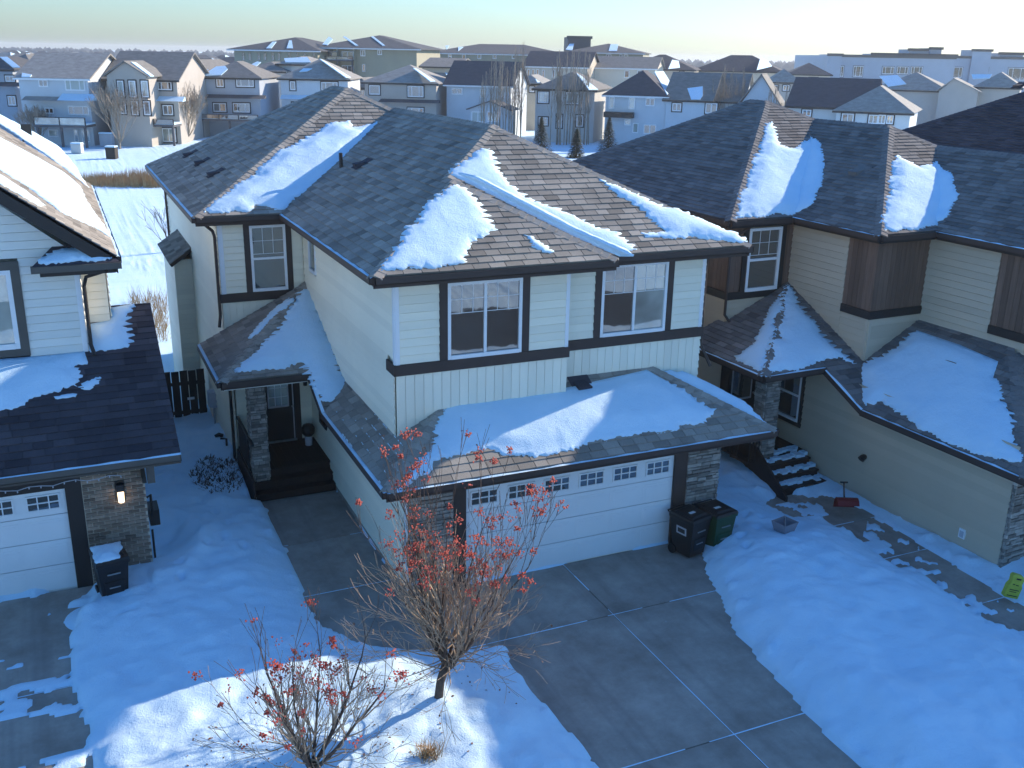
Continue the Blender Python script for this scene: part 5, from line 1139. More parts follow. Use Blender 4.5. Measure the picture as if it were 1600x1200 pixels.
far_house('far_house', 'slate-blue house across the pond with hip roof and glass deck', 320, 410, 214, 121, 95, 0, 11, 'w_slate', 'r_brown', 'hip', [(338, 123, 350, 136), (369, 123, 397, 136, 'triple'), (333, 161, 354, 175), (364, 161, 391, 176, 'triple')], group=GF, peak=362, snow=[(0, [(316, 119), (338, 105), (352, 104), (356, 109), (346, 118)])], decks=[(322, 177, 412, 188, 3, False)], boxes=[(318, 147, 416, 154, 1.2, 'r_dark', 'skirt_roof')])
far_house('far_house', 'light blue-grey house across the pond with white window frames behind the roof peak', 443, 546, 212, 123, 92, 0, 11, 'w_bluegrey', 'r_grey', 'hip', [(453, 127, 462, 141, 'fixed'), (502, 128, 528, 142, 'triple'), (456, 160, 470, 172)], group=GF, peak=497, snow=[(1, [(499, 93), (506, 96), (548, 122), (540, 122)]), (0, [(474, 108), (488, 108), (480, 112), (468, 113)])], boxes=[(440, 148, 500, 155, 1.2, 'snow', 'skirt_roof')])
far_house('far_house', 'taupe house across the pond with a band of lower roof and twin hips', 572, 682, 212, 129, 101, 6, 11, 'w_taupe', 'r_grey', 'hip', [(577, 133, 594, 148, 'fixed'), (637, 134, 662, 152, 'triple'), (637, 168, 662, 178, 'triple')], group=GF, peak=632, snow=[(1, [(645, 107), (652, 109), (680, 128), (672, 128)])], boxes=[(595, 154, 688, 161, 1.3, 'r_dark', 'skirt_roof')])
far_house('far_house', 'blue-grey house across the pond with plain navy roof and bright right gable', 698, 797, 214, 133, 95, 9, 11, 'w_bluegrey', 'r_navy', 'side', [(706, 137, 723, 148, 'slider'), (750, 139, 759, 153, 'fixed', 'glass_frost'), (781, 138, 789, 153, 'fixed')], trim=None, group=GF)
far_house('house_annexe', 'low glazed sun room with dark gable roof on the blue-grey house', 734, 795, 220, 171, 157, 9, 4, 'w_bluegrey', 'r_dark', 'gable', [(737, 174, 757, 191, 'slider', 'curtain'), (761, 174, 780, 191, 'slider', 'glass_frost')], trim=None, group=GF, peak=766, zf=ZF+.03, cat='house wing')
far_house('far_house', 'taupe-grey house behind tall bare trees with a sunlit right wall', 835, 926, 222, 139, 112, 12, 11, 'w_grey', 'r_brown', 'hip', [(841, 143, 857, 161, 'slider', 'glass_frost'), (885, 144, 904, 163, 'slider', 'glass_frost'), (842, 183, 856, 196), (870, 179, 878, 200, 'fixed'), (901, 180, 911, 198, 'fixed')], group=GF, peak=895, snow=[(1, [(900, 115), (908, 120), (934, 141), (920, 141)])])
far_house('far_house', 'pale blue house with black awning and hip roof right of the sunlit wall', 943, 1036, 228, 149, 110, 14, 11, 'w_bluegrey', 'r_navy', 'hip', [(952, 151, 960, 170, 'fixed', 'glass_frost'), (983, 152, 992, 171, 'fixed', 'glass_frost'), (1009, 153, 1023, 166), (976, 186, 986, 196, 'fixed', 'glass_frost'), (989, 192, 997, 208, 'fixed', 'glass_frost'), (1006, 194, 1025, 210, 'slider')], trim=None, group=GF, peak=1020, boxes=[(946, 174, 991, 184, 1.2, 'trim_black', 'awning')], snow=[(1, [(1022, 113), (1036, 112), (1052, 138), (1042, 149)])])
far_house('far_house', 'blue-grey house with a corner of the roof in snow above its small window', 1036, 1104, 232, 156, 113, 16, 12, 'w_bluegrey', 'r_brown', 'side', [(1051, 161, 1064, 174), (1103, 161, 1120, 178)], group=GF, peak=1090, snow=[(0, [(1074, 139), (1098, 136), (1098, 150), (1094, 156), (1080, 156)])])
far_house('house_wing', 'wide grey wing with bare gable end right of the snowy roof corner', 1104, 1152, 232, 158, 114, 16, 12, 'w_grey', 'r_brown', 'side', [(1104, 162, 1120, 178)], group=GF, zf=ZF+.02, cat='house wing')
far_house('house_gable', 'plain blue-grey gable end facing left of the navy roof', 1150, 1210, 235, 165, 115, 16, 6, 'w_bluegrey', 'r_brown', 'gable', [], group=GF, peak=1186, zf=ZF+.05, cat='house wing', trim=None)
far_house('far_house', 'low grey house with broad navy roof behind the tan house ridge', 1225, 1350, 250, 167, 121, 20, 12, 'w_grey', 'r_navy', 'side', [(1254, 171, 1267, 182), (1200, 170, 1210, 180)], group=GF)
far_house('far_house', 'white and grey house with navy and sunlit hip roof behind the tan house', 1298, 1412, 255, 174, 134, 22, 11, 'w_white', 'r_grey', 'hip', [(1316, 177, 1333, 193), (1358, 179, 1371, 194), (1373, 179, 1383, 194), (1386, 180, 1395, 194)], group=GF, peak=1400, snow=[(3, [(1352, 152), (1360, 149), (1356, 172), (1350, 172)])])
far_house('far_house', 'small house with snow-striped hip roof before the long flat building', 1358, 1468, 215, 140, 112, 24, 11, 'w_taupe', 'r_grey', 'hip', [], group=GF, peak=1418, snow=[(0, [(1374, 120), (1402, 118), (1416, 132), (1388, 136)])])
far_house('far_house', 'small house with dark-edged front gable before the long flat building', 1456, 1516, 220, 142, 122, 22, 10, 'w_taupe', 'r_grey', 'gable', [], group=GF, peak=1488)
far_house('far_house', 'small house with rounded snowy hip before the right end of the flat building', 1512, 1580, 220, 136, 112, 24, 10, 'w_taupe', 'r_grey', 'hip', [], group=GF, peak=1545, snow=[(0, [(1518, 117), (1550, 117), (1546, 123), (1520, 124)])])
# second row
G2 = 'houses in the second row'
far_house('far_house', 'tan house with snow-striped roof between the taupe gable house and the slate-blue house', 282, 330, 200, 112, 92, 10, 11, 'w_tan', 'r_brown', 'hip', [(302, 114, 310, 128, 'fixed')], group=G2, snow=[(0, [(284, 92), (296, 94), (326, 110), (312, 110)])])
far_house('far_house', 'grey house with snowy hip behind the slate-blue house', 384, 448, 190, 111, 96, 5, 11, 'w_grey', 'r_brown', 'hip', [], group=G2, snow=[(0, [(388, 104), (402, 97), (408, 98), (394, 110)])])
far_house('far_house', 'grey house with white snowy roof below the apartment block', 440, 490, 190, 100, 88, 5, 10, 'w_grey', 'r_grey', 'hip', [], group=G2, snow=[(0, [(444, 92), (480, 90), (486, 98), (446, 98)])])
far_house('row_house', 'khaki row house with snow-edged navy roof right of the apartment block', 575, 670, 172, 98, 76, 10, 12, 'w_khaki', 'r_navy', 'hip', [(579, 102, 584, 114, 'fixed'), (590, 102, 595, 114, 'fixed'), (600, 103, 605, 114, 'fixed')], group=G2, snow=[(1, [(650, 98), (676, 78), (684, 86), (690, 98)])])
far_house('row_house', 'long tan row house with blank side behind the navy-roofed house', 660, 712, 190, 104, 90, 10, 12, 'w_tan', 'r_brown', 'side', [], group=G2)
far_house('row_house', 'tan row house with navy roof and four narrow windows', 818, 915, 180, 104, 80, 12, 12, 'w_tan', 'r_navy', 'side', [(824, 108, 828, 121, 'fixed'), (831, 108, 835, 121, 'fixed'), (838, 108, 842, 121, 'fixed'), (847, 109, 851, 121, 'fixed'), (863, 109, 867, 121, 'fixed'), (872, 109, 876, 121, 'fixed')], group=G2, trim=None)
far_house('row_house', 'wide cream row house with blank wall and snow-edged gable', 915, 1020, 180, 106, 88, 12, 12, 'w_cream', 'r_brown', 'side', [(976, 110, 983, 122, 'fixed'), (996, 110, 1002, 118, 'fixed')], group=G2, trim=None)
far_house('row_house', 'cream row house with navy hip roof patched with snow', 968, 1080, 175, 108, 85, 12, 14, 'w_cream', 'r_navy', 'hip', [(1062, 112, 1068, 121, 'fixed')], group=G2, snow=[(1, [(1044, 108), (1050, 94), (1060, 96), (1062, 106)])])
far_house('row_house', 'cream row house with big navy hip roof under the open sky', 1080, 1215, 175, 111, 86, 14, 14, 'w_cream', 'r_navy', 'hip', [], group=G2, snow=[(1, [(1182, 110), (1188, 90), (1198, 94), (1206, 104)])])
for lb, x0, x1, yb, ye, yr, wl, rf in (('cream house end glimpsed between the grey-blue and taupe houses', 146, 182, 205, 118, 98, 'w_cream', 'r_dark'), ('grey house glimpsed between the light blue-grey house and the twin-hip taupe house', 546, 576, 200, 136, 120, 'w_grey', 'r_brown'), ('small taupe house with snowy hip behind the twin-hip taupe house', 640, 700, 190, 118, 103, 'w_taupe', 'r_grey'), ('grey house glimpsed between the bright gable and the taupe-grey house', 806, 842, 205, 130, 116, 'w_tan', 'r_grey'), ('taupe house with grey hip roof behind the wide grey wing', 1196, 1242, 200, 128, 108, 'w_taupe', 'r_grey'), ('cream house with dark hip roof in the gap left of the long flat building', 1226, 1290, 185, 116, 98, 'w_cream', 'r_dark'), ('slate house behind the dark house at the far left edge', 20, 60, 200, 100, 84, 'w_slate', 'r_brown')):
    far_house('far_house', lb, x0, x1, yb, ye, yr, 8, 10, wl, rf, 'hip', [(x0+(x1-x0)*.2, ye+5, x0+(x1-x0)*.42, ye+14), (x0+(x1-x0)*.6, ye+5, x0+(x1-x0)*.8, ye+14)], group=G2, snow=[(1, [(x1-6, ye-6), (x1-2, ye-3), (x1+1, ye-1), (x1-3, ye-1)])])
# apartments
def grid(xs, ys, w_, h): return [(x, y, x+w_, y+h, 'fixed') for x in xs for y in ys]
far_house('apartment_block', 'khaki apartment block with dark hip roof and deep balconies on the skyline', 372, 500, 176, 78, 58, -14, 20, 'w_khaki', 'r_dark', 'hip', grid((378, 388, 402, 412, 424, 434, 450, 462, 474, 488), (82, 104, 126), 5, 13), cat='apartment block', trim=None, frame='w_khaki', snow=[(0, [(416, 76), (426, 66), (432, 66), (424, 76)]), (0, [(448, 76), (452, 64), (456, 64), (458, 76)])], over=1.0)
far_house('apartment_block', 'khaki apartment block end with stacked balconies right of the long block', 500, 652, 178, 75, 55, 4, 22, 'w_khaki', 'r_dark', 'hip', [(508, 80, 528, 94, 'slider'), (534, 80, 553, 94, 'slider'), (508, 102, 528, 114), (534, 102, 553, 114), (563, 78, 571, 88), (590, 78, 597, 86), (566, 100, 571, 112, 'fixed')], cat='apartment block', trim=None, over=1.0, snow=[(0, [(536, 58), (540, 58), (560, 72), (556, 72)]), (0, [(580, 58), (584, 58), (602, 72), (598, 72)]), (0, [(504, 70), (514, 58), (520, 62), (512, 71)])], decks=[(505, 88, 555, 96, 1.6, False), (505, 110, 555, 118, 1.6, False)], boxes=[(530, 76, 532, 140, 1.6, 'w_khaki', 'pier'), (556, 76, 558, 140, 1.6, 'w_khaki', 'pier')])
far_house('apartment_block', 'long low apartment roofline with dormers left of the roof tank', 668, 880, 168, 84, 69, 4, 20, 'w_khaki', 'r_dark', 'hip', grid((700, 722, 746, 770, 800, 830, 850), (85, ), 6, 7), cat='apartment block', trim=None, snow=[(0, [(696, 72), (702, 72), (698, 78)]), (0, [(716, 74), (724, 74), (716, 80)])])
far_house('apartment_block', 'khaki apartment block with blue-shaded snow patch on its skyline roof', 880, 1000, 170, 82, 68, 8, 20, 'w_khaki', 'r_dark', 'hip', [(925, 85, 933, 90), (947, 85, 955, 95), (968, 85, 972, 96, 'fixed'), (975, 85, 981, 96, 'fixed')], cat='apartment block', trim=None, snow=[(0, [(951, 80), (954, 70), (966, 70), (964, 80)]), (0, [(884, 78), (890, 69), (897, 69), (894, 79)])], boxes=[])
far_house('roof_tank', 'small grey mechanical box on the skyline roof', 884, 919, 166, 58, 57, 6, 6, 'w_dark', 'r_dark', 'flat', [], cat='rooftop unit', trim='trim_grey')
far_house('commercial_building', 'long flat-roofed grey commercial building behind the houses on the right', 1288, 1480, 172, 88, 88, 4, 25, 'w_slate', 'r_dark', 'flat', [(1304, 103, 1317, 120, 'triple'), (1334, 103, 1347, 120, 'triple'), (1379, 104, 1396, 116, 'triple'), (1402, 104, 1418, 116, 'triple'), (1424, 104, 1440, 116, 'triple')], cat='building', trim='trim_grey')
far_house('commercial_building', 'right end of the grey commercial building with raised corner', 1480, 1640, 172, 90, 90, 4, 25, 'w_slate', 'r_dark', 'flat', [(1484, 105, 1502, 122, 'triple'), (1522, 105, 1544, 112, 'triple'), (1576, 106, 1600, 126, 'triple')], cat='building', trim='trim_grey')
GU = 'rooftop boxes of the commercial building'
for x0, x1, yt, lb in ((1285, 1306, 85, 'raised dark corner pier of the commercial building at its left end'), (1352, 1482, 85, 'long raised middle parapet of the commercial building'), (1408, 1436, 77, 'left rooftop box above the commercial building'), (1440, 1458, 75, 'taller rooftop box beside the left one on the commercial building'), (1506, 1535, 78, 'flared rooftop box on the right part of the commercial building'), (1548, 1585, 83, 'raised parapet at the right part of the commercial building')):
    far_house('rooftop_box', lb, x0, x1, 171.5, yt, yt, 4, 6, 'w_slate', 'r_dark', 'flat', [], cat='rooftop unit', group=GU, trim='trim_grey')
# tiny houses towards the horizon
r5 = random.Random(5); TH = []
WN = {'w_bluegrey': 'blue-grey', 'w_taupe': 'taupe', 'w_tan': 'tan', 'w_slate': 'slate', 'w_grey': 'grey', 'w_cream': 'cream'}; RN = {'r_grey': 'grey', 'r_brown': 'brown', 'r_dark': 'charcoal', 'r_navy': 'navy'}
for i in range(90):
    d = r5.uniform(230, 620); x = r5.uniform(-20, 380) if i < 60 else r5.uniform(1210, 1290) if i < 70 else r5.uniform(0, 700); TH.append((x, d, r5.choice(list(WN)), r5.choice(list(RN))))
TH.sort(); cnt_ = {}
ORD = ['first', 'second', 'third', 'fourth', 'fifth', 'sixth', 'seventh', 'eighth', 'ninth', 'tenth', 'eleventh', 'twelfth']
for x, d, wc, rc in TH:
    p = CAM+(HD+RT*((x-800)/FPX*1.05))*d; q = V3(p.x, p.y, ZF-.6); a = r5.uniform(-.5, .5); w_, dp, h, rs = r5.uniform(4.5, 7), r5.uniform(5, 6), r5.uniform(5.4, 6.2), r5.uniform(2.2, 3.0)
    kk = cnt_.get((wc, rc), 0); cnt_[(wc, rc)] = kk+1
    H = thing('distant_house', q, 'tiny %s house with %s roof near the horizon, %s such from the left' % (WN[wc], RN[rc], ORD[min(kk, 11)]), 'house', 'tiny houses near the horizon'); ex = RT*math.cos(a)+HD*math.sin(a); ey = HD*math.cos(a)-RT*math.sin(a); z = V3(0, 0, 1)
    MB().fbox(q-ex*w_-ey*dp-z*.5, ex*2*w_, ey*2*dp, z*(h+.5)).build('wall', wc, H)
    c = [q-ex*(w_+.5)-ey*(dp+.5)+z*h, q+ex*(w_+.5)-ey*(dp+.5)+z*h, q+ex*(w_+.5)+ey*(dp+.5)+z*h, q-ex*(w_+.5)+ey*(dp+.5)+z*h]; t1, t2 = q-ex*(w_*.3)+z*(h+rs), q+ex*(w_*.3)+z*(h+rs)
    m = MB(); m.add(c+[t1, t2], [(0, 1, 5, 4), (1, 2, 5), (2, 3, 4, 5), (3, 0, 4)]); m.build('roof', rc, H)
    if r5.random() < .6: m = MB(); m.add([c[1]+z*.1, c[2]+z*.1, t2+z*.12], [(0, 1, 2)]); m.build('roof_snow', 'snow', H, kind='stuff')
    for s_ in (-.5, .45): MB().fbox(q+ex*(w_*s_)-ey*(dp+.03)+z*3.4, ex*1.2, ey*.02, z*1.3).build('window', 'glass_far', H)
# far line of trees and a low dark rise under the sky
m = MB(); r6 = random.Random(9)
for i in range(2600):
    th = YAW+r6.uniform(-.62, .62); d = r6.uniform(900, 1900); p = V3(math.sin(th)*d, math.cos(th)*d, ZF-1); h = r6.uniform(5, 11.5)*(d/1900)**.25; w_ = h*r6.uniform(.25, .8); e = V3(math.cos(th), -math.sin(th), 0)
    m.add([p-e*w_, p+e*w_, p+e*w_*.55+V3(0, 0, h*.7), p+V3(0, 0, h), p-e*w_*.6+V3(0, 0, h*.65)], [(0, 1, 2, 3, 4)])
m.build('far_tree_line', 'w_dark', None, 'dark wooded line along the far horizon', 'tree line', None, 'stuff')

# ================================================================== trees, shrubs, reeds
def branch(m, p, d, length, rad, depth, r, spread, tips, up=.25, seg=4, kids=(2, 3), shrink=.72, wig=.18, minr=.004):
    n = 3 if depth > 0 else 2; pts = [p]; rr = [rad]; q = p.copy(); dd = d.copy()
    for i in range(n):
        dd = (dd+V3(r.uniform(-wig, wig), r.uniform(-wig, wig), r.uniform(-wig, wig)*.6+up*.25)).normalized(); q = q+dd*(length/n); pts.append(q.copy()); rr.append(max(minr, rad*(1-.45*(i+1)/n)))
    m.tube(pts, rr, seg if rad > .012 else 3, .5, False)
    if depth == 0: tips.append((q, dd)); return
    for k in range(r.randint(*kids)):
        j = r.choice([n, n, n-1]) if k else n; b = pts[j]; ax_ = V3(r.uniform(-1, 1), r.uniform(-1, 1), r.uniform(-1, 1)).normalized(); nd = (dd+ax_*spread).normalized(); nd = (nd+V3(0, 0, up)).normalized()
        branch(m, b, nd, length*shrink*r.uniform(.75, 1.2), max(minr, rr[j]*.72), depth-1, r, spread, tips, up, seg, kids, shrink, wig, minr)
def ash_tree(label, base, trunk_h, stems, height, spread, seed, depth=4, nb=70, lean=0.0, berries_lo=.45, side=0):
    """multi-stemmed mountain ash in winter with dried berry clusters"""
    r = random.Random(seed); t = thing('mountain_ash', base, label, 'tree'); b = Vector(base); m = MB()
    top = b+V3(lean, 0, trunk_h); m.tube([b-V3(0, 0, .3), b+V3(lean*.4, 0, trunk_h*.5), top], [.085, .07, .075], 8); m.build('trunk', 'bark', t, smooth=True)
    limbs, tw = MB(), MB(); tips = []
    for i in range(stems):
        th = 2*math.pi*i/stems+r.uniform(-.3, .3); tilt = r.uniform(.15, spread); d = V3(math.cos(th)*math.sin(tilt), math.sin(th)*math.sin(tilt), math.cos(tilt)); L = height*r.uniform(.30, .42); p = top-V3(0, 0, r.uniform(0, trunk_h*.25)); rad = r.uniform(.026, .045)
        pts = [p]; rr = [rad]; q = p.copy()
        for k in range(4):
            d = (d+V3(r.uniform(-.1, .1), r.uniform(-.1, .1), .10)).normalized(); q = q+d*(L/4); pts.append(q.copy()); rr.append(rad*(1-.13*(k+1)))
            for kk in range(3):
                a = V3(r.uniform(-1, 1), r.uniform(-1, 1), r.uniform(-.3, .6)).normalized(); branch(tw, q.copy(), (d+a*.7).normalized(), height*r.uniform(.11, .2), rad*.38, r.choice([1, 2, 2]), r, .55, tips, .32, 4, (2, 3), .72, .16, .0035)
        limbs.tube(pts, rr, 6, .5, False)
        branch(limbs, q, d, height*.25, rad*.5, depth-1, r, .42, tips, .34, 4, (2, 3), .76, .13, .0035)
    # low outward twigs
    for i in range(stems*2):
        th = r.uniform(0, 6.28); d = V3(math.cos(th), math.sin(th), r.uniform(.05, .5)).normalized(); branch(tw, top+V3(0, 0, r.uniform(-.15, .5)), d, height*r.uniform(.15, .26), .014, 3, r, .6, tips, .06, 4, (2, 3), .72, .2, .0035)
    limbs.build('limb', 'bark', t, smooth=True); tw.build('twig', 'twig', t, kind='stuff')
    zmin, zmax = b.z+trunk_h, max(q.z for q, d in tips); bm_ = MB(); dead = MB()
    cand = [q for q in tips if (q[0].z-zmin)/(zmax-zmin) > berries_lo and (side == 0 or (q[0].x-b.x)*side > -.5 or r.random() < .35)]; r.shuffle(cand)
    for q, d in cand[:nb]:
        n = r.randint(6, 26); s_ = r.uniform(.022, .055)
        for i in range(n):
            c = q+V3(r.gauss(0, s_), r.gauss(0, s_), r.gauss(-.01, s_*.8)); rad = r.uniform(.013, .024)
            bm_.add([c+V3(rad, 0, 0), c+V3(-rad*.5, rad*.85, 0), c+V3(-rad*.5, -rad*.85, 0), c+V3(0, 0, rad), c-V3(0, 0, rad)], [(0, 1, 3), (1, 2, 3), (2, 0, 3), (1, 0, 4), (2, 1, 4), (0, 2, 4)])
    bm_.build('berry_cluster', 'berry', t, kind='stuff')
    for q, d in tips:
        if r.random() < .10:
            c = q; e = V3(r.uniform(-1, 1), r.uniform(-1, 1), r.uniform(-1, .2)).normalized()*.05; f_ = V3(r.uniform(-1, 1), r.uniform(-1, 1), 0).normalized()*.018; dead.add([c, c+e*.5+f_, c+e, c+e*.5-f_], [(0, 1, 2, 3)])
    dead.build('dead_leaf', 'leaf_dead', t, kind='stuff'); return t
gz = lambda x, y: float(ground_z(np.array([x]), np.array([y]))[0])
ash_tree('bare mountain ash with red berries in front of the garage', (4.62, 12.8, gz(4.62, 12.8)-.02), .58, 15, 3.45, .95, 12, 4, 150, .16, .38, 1)
ash_tree('smaller bare mountain ash with red berries in the sunlit snow at the bottom', (2.38, 11.85, gz(2.38, 11.85)-.02), .22, 7, 3.0, .75, 23, 3, 70, 0, .34)
# fallen berries and leaves on the snow below
m = MB(); r7 = random.Random(3)
for i in range(150):
    cx, cy = r7.choice([(3.4, 12.9), (4.6, 13.2), (2.0, 12.4), (1.5, 12.7), (3.3, 12.0)]); x, y = r7.gauss(cx, .7), r7.gauss(cy, .55)
    z = gz(x, y)+.008
    if z < 0: continue
    s_ = r7.uniform(.012, .035); a = r7.uniform(0, 6.28); e, f_ = V3(math.cos(a), math.sin(a), .1)*s_, V3(-math.sin(a), math.cos(a), .3)*s_*.6; c = V3(x, y, z); m.add([c-e, c-f_, c+e, c+f_], [(0, 1, 2, 3)])
m.build('fallen_berries', 'leaf_dead', None, 'fallen berries and leaves scattered on the snow under the two ash trees', 'litter', None, 'stuff')
def grass_tuft(label, c, n, h, seed):
    r = random.Random(seed); m = MB()
    for i in range(n):
        a = r.uniform(0, 6.28); d = V3(math.cos(a)*r.uniform(.1, .9), math.sin(a)*r.uniform(.1, .9), 1).normalized()*h*r.uniform(.5, 1); p = Vector(c)+V3(r.gauss(0, .09), r.gauss(0, .07), -.02); s_ = V3(-math.sin(a), math.cos(a), 0)*.006; m.add([p-s_, p+s_, p+d*.6+s_*.7, p+d*.6-s_*.7], [(0, 1, 2, 3)]); q = p+d*.6; m.add([q-s_*.7, q+s_*.7, p+d+V3(d.x, d.y, -.05)*.3], [(0, 1, 2)])
    m.build('dry_grass', 'reed', None, label, 'grass', None, 'stuff')
c = onz(668, 1192, .3); grass_tuft('tuft of dry grass in the snow at the bottom edge below the ash tree', (c.x, c.y, gz(c.x, c.y)), 160, .32, 4)
# reeds by the pond
m = MB(); r8 = random.Random(8)
for i in range(2600):
    x = r8.uniform(138, 262); p = onz(x, 292-abs(x-200)*.015, ZF); p = p+V3(r8.uniform(-1, 1), r8.uniform(-1.0, 3.5), 0); h = r8.uniform(.6, 1.5)*(1 if x > 205 else .75); dx, dy = r8.gauss(0, .15), r8.gauss(0, .15); s_ = r8.uniform(.015, .04); m.add([p+RT*-s_, p+RT*s_, p+V3(dx, dy, h)], [(0, 1, 2)])
m.build('reeds', 'reed', None, 'tan reeds along the far edge of the frozen pond', 'reeds', None, 'stuff')
m = MB()
for i in range(900):
    x, y = r8.uniform(205, 262), r8.uniform(470, 545); p = onz(x, y, ZF+.2); h = r8.uniform(.3, 1.0); s_ = .012; m.add([p+RT*-s_, p+RT*s_, p+V3(r8.gauss(0, .2), r8.gauss(0, .2), h)], [(0, 1, 2)])
m.build('weeds', 'reed', None, 'dry weeds in the snow seen between the two houses', 'weeds', None, 'stuff')
def bare_tree(label, x, yb, yt, seed, kind='shrub', mat='twig_far', group=None, zf=None):
    r = random.Random(seed); b = onz(x, yb, ZF if zf is None else zf); dd = (b-CAM).length; top = CAM+ray(x, yt)*((b-CAM).dot(fwd)); h = max(1.5, top.z-b.z); t = thing('bare_tree', b, label, 'tree', group); m = MB(); tw = MB(); tips = []
    w_ = max(.012, dd*.00028)
    if kind == 'poplar':
        for k in range(6):
            o2 = RT*r.gauss(0, .55)+HD*r.gauss(0, .5); hh = h*r.uniform(.7, 1.0) if k else h; q = b+o2; ln = V3(r.gauss(0, .25), r.gauss(0, .25), 0)
            m.tube([q, q+ln*.4+V3(0, 0, hh*.5), q+ln+V3(0, 0, hh)], [w_*2.0, w_*1.5, w_*.7], 4)
            for i in range(int(hh*1.5)):
                z = hh*r.uniform(.25, .95); a = r.uniform(0, 6.28); branch(tw, q+ln*(z/hh)+V3(0, 0, z), V3(math.cos(a)*.35, math.sin(a)*.35, 1).normalized(), (hh-z)*.22+h*.035, w_*.7, 1, r, .25, tips, .5, 3, (1, 2), .6, .08, w_*.45)
    else:
        m.tube([b-V3(0, 0, .2), b+V3(0, 0, h*.12)], [.16*h/8, .12*h/8], 6)
        for i in range(16 if kind == 'willow' else 9):
            a = r.uniform(0, 6.28); tl_ = r.uniform(.05, .85); d = V3(math.cos(a)*math.sin(tl_), math.sin(a)*math.sin(tl_), math.cos(tl_)); branch(tw, b+V3(0, 0, h*.08), d, h*.34, max(w_*1.6, .014*h/3), 3 if kind == 'willow' else 2, r, .5, tips, .22, 3, (3, 4) if kind == 'willow' else (2, 3), .74, .16, w_*.5)
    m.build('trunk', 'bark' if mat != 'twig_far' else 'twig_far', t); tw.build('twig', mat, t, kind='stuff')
GT = 'bare trees across the pond'
bare_tree('frosted bare willow in front of the grey-blue house deck', 62, 228, 168, 1, 'willow', group=GT)
bare_tree('tawny bare willow between the grey-blue and taupe houses', 188, 232, 132, 2, 'willow', group=GT)
bare_tree('pale bare willow at the right end of the taupe house deck', 294, 222, 138, 3, 'willow', group=GT)
bare_tree('bare willow at the far left edge of the pond', 12, 200, 118, 4, 'willow', group=GT)
bare_tree('leafless shrub rising behind the left wall of the white house', 268, 400, 288, 5, 'shrub', 'bark')
GP = 'tall bare poplars before the far houses'
for i, (x, yb, yt, lb) in enumerate(((760, 225, 92, 'thin bare poplar in front of the navy-roofed blue house, left one'), (782, 225, 86, 'thin bare poplar in front of the navy-roofed blue house, right one'), (797, 224, 70, 'tall bare poplar beside the bright right gable'), (806, 222, 66, 'tallest bare poplar over the bright right gable'), (868, 226, 82, 'bare poplar before the taupe-grey house, left one'), (880, 226, 78, 'bare poplar before the taupe-grey house, second one'), (896, 226, 76, 'bare poplar before the taupe-grey house, third one'), (912, 226, 84, 'bare poplar before the taupe-grey house, right one'), (1112, 232, 108, 'bare poplar over the wide grey wing, left one'), (1126, 232, 100, 'bare poplar over the wide grey wing, middle one'), (1144, 232, 104, 'bare poplar over the wide grey wing, right one'), (1196, 240, 124, 'bare poplar beside the blank blue-grey gable'), (1216, 240, 128, 'bare poplar between the blank gable and navy roof'))):
    bare_tree(lb, x, yb, yt, 100+i, 'poplar', group=GP)
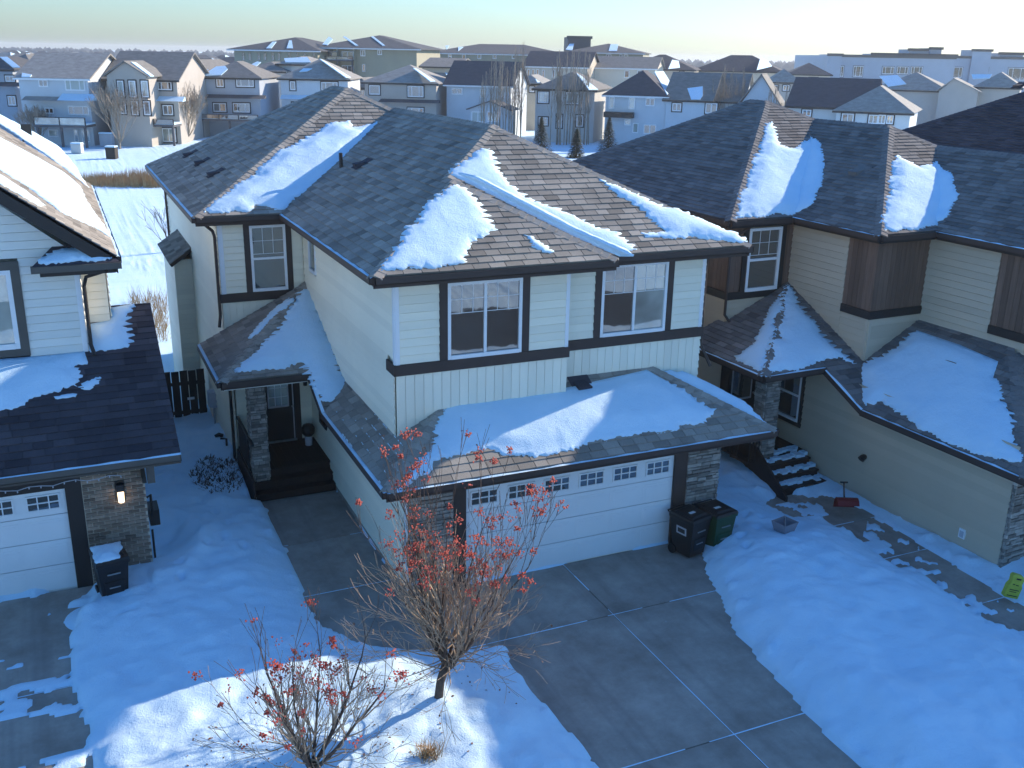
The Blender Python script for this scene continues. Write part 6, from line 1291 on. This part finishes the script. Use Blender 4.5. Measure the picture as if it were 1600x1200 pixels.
def spruce(label, x, yb, yt, seed):
    r = random.Random(seed); b = onz(x, yb, ZF); top = CAM+ray(x, yt)*((b-CAM).dot(fwd)); h = max(2, top.z-b.z); t = thing('spruce_tree', b, label, 'tree', 'spruces across the pond'); m = MB(); m.tube([b, b+V3(0, 0, h*.95)], [.1, .02], 6); m.build('trunk', 'bark', t); m = MB()
    for i in range(2200):
        z = h*(.06+.94*r.random()**1.25); rad = (1-z/h)*h*.36*r.uniform(.3, 1.1)+.05; a = r.uniform(0, 6.28); d = V3(math.cos(a), math.sin(a), 0); p = b+d*rad+V3(0, 0, z-rad*.22); n = V3(-d.y, d.x, 0)*r.uniform(.05, .12); e = d*r.uniform(.14, .34)+V3(0, 0, r.uniform(-.14, .04)); m.add([p-n-e*.4, p+n-e*.4, p+e], [(0, 1, 2)])
    m.build('crown', 'needle', t, kind='stuff')
for i, (x, yb, yt, lb) in enumerate(((845, 236, 182, 'dark spruce left of the taupe-grey house wall'), (900, 246, 200, 'dark spruce below the sunlit wall of the taupe-grey house'), (950, 236, 182, 'dark spruce at the left corner of the pale blue house'), (326, 206, 180, 'small spruce at the left end of the slate-blue house'), (428, 182, 152, 'little spruce between the slate-blue and light blue houses'))): spruce(lb, x, yb, yt, 200+i)
# things standing on the far bank
def bank_box(name, label, cat, x, y, w_, d_, h, mat, lid=None):
    p = onz(x, y, ZF+.05); t = thing(name, p, label, cat); m = MB(); m.fbox(p-RT*w_/2-V3(0, 0, .1), RT*w_, HD*d_, V3(0, 0, h)); m.fbox(p-RT*(w_/2+.06)+V3(0, 0, h-.1)-HD*.06, RT*(w_+.12), HD*(d_+.12), V3(0, 0, .08)); m.build('body', mat, t, bevel=.03)
    MB().fbox(p-RT*w_/2+V3(0, 0, h-.015), RT*w_, HD*d_, V3(0, 0, .14)).build('lid_snow', 'snow', t, kind='stuff')
bank_box('garden_box', 'dark box with snow on top standing on the far bank', 'box', 173, 247, 1.0, .9, 1.1, 'fence_wood')
bank_box('covered_grill', 'blue-covered barbecue beside the tawny willow', 'barbecue', 166, 228, 1.5, .8, 1.4, 'w_slate')
bank_box('stone_planter', 'small snowy planter on the far bank left of the dark box', 'planter', 119, 238, 1.1, .8, .9, 'w_grey')

# ================================================================== thin winter haze
m = MB(); m.box((-3200, -700, -6), (3600, 4200, 17)); hz = m.build('haze', 'snow', None, kind='stuff')
hm = bpy.data.materials.new('haze'); hm.use_nodes = True; ht = hm.node_tree; ht.nodes.clear()
ho = ht.nodes.new('ShaderNodeOutputMaterial'); pv = ht.nodes.new('ShaderNodeVolumePrincipled'); pv.inputs['Color'].default_value = (.9, .94, 1, 1); pv.inputs['Density'].default_value = .00032; pv.inputs['Anisotropy'].default_value = .2
ht.links.new(pv.outputs[0], ho.inputs['Volume']); hz.data.materials.clear(); hz.data.materials.append(hm)
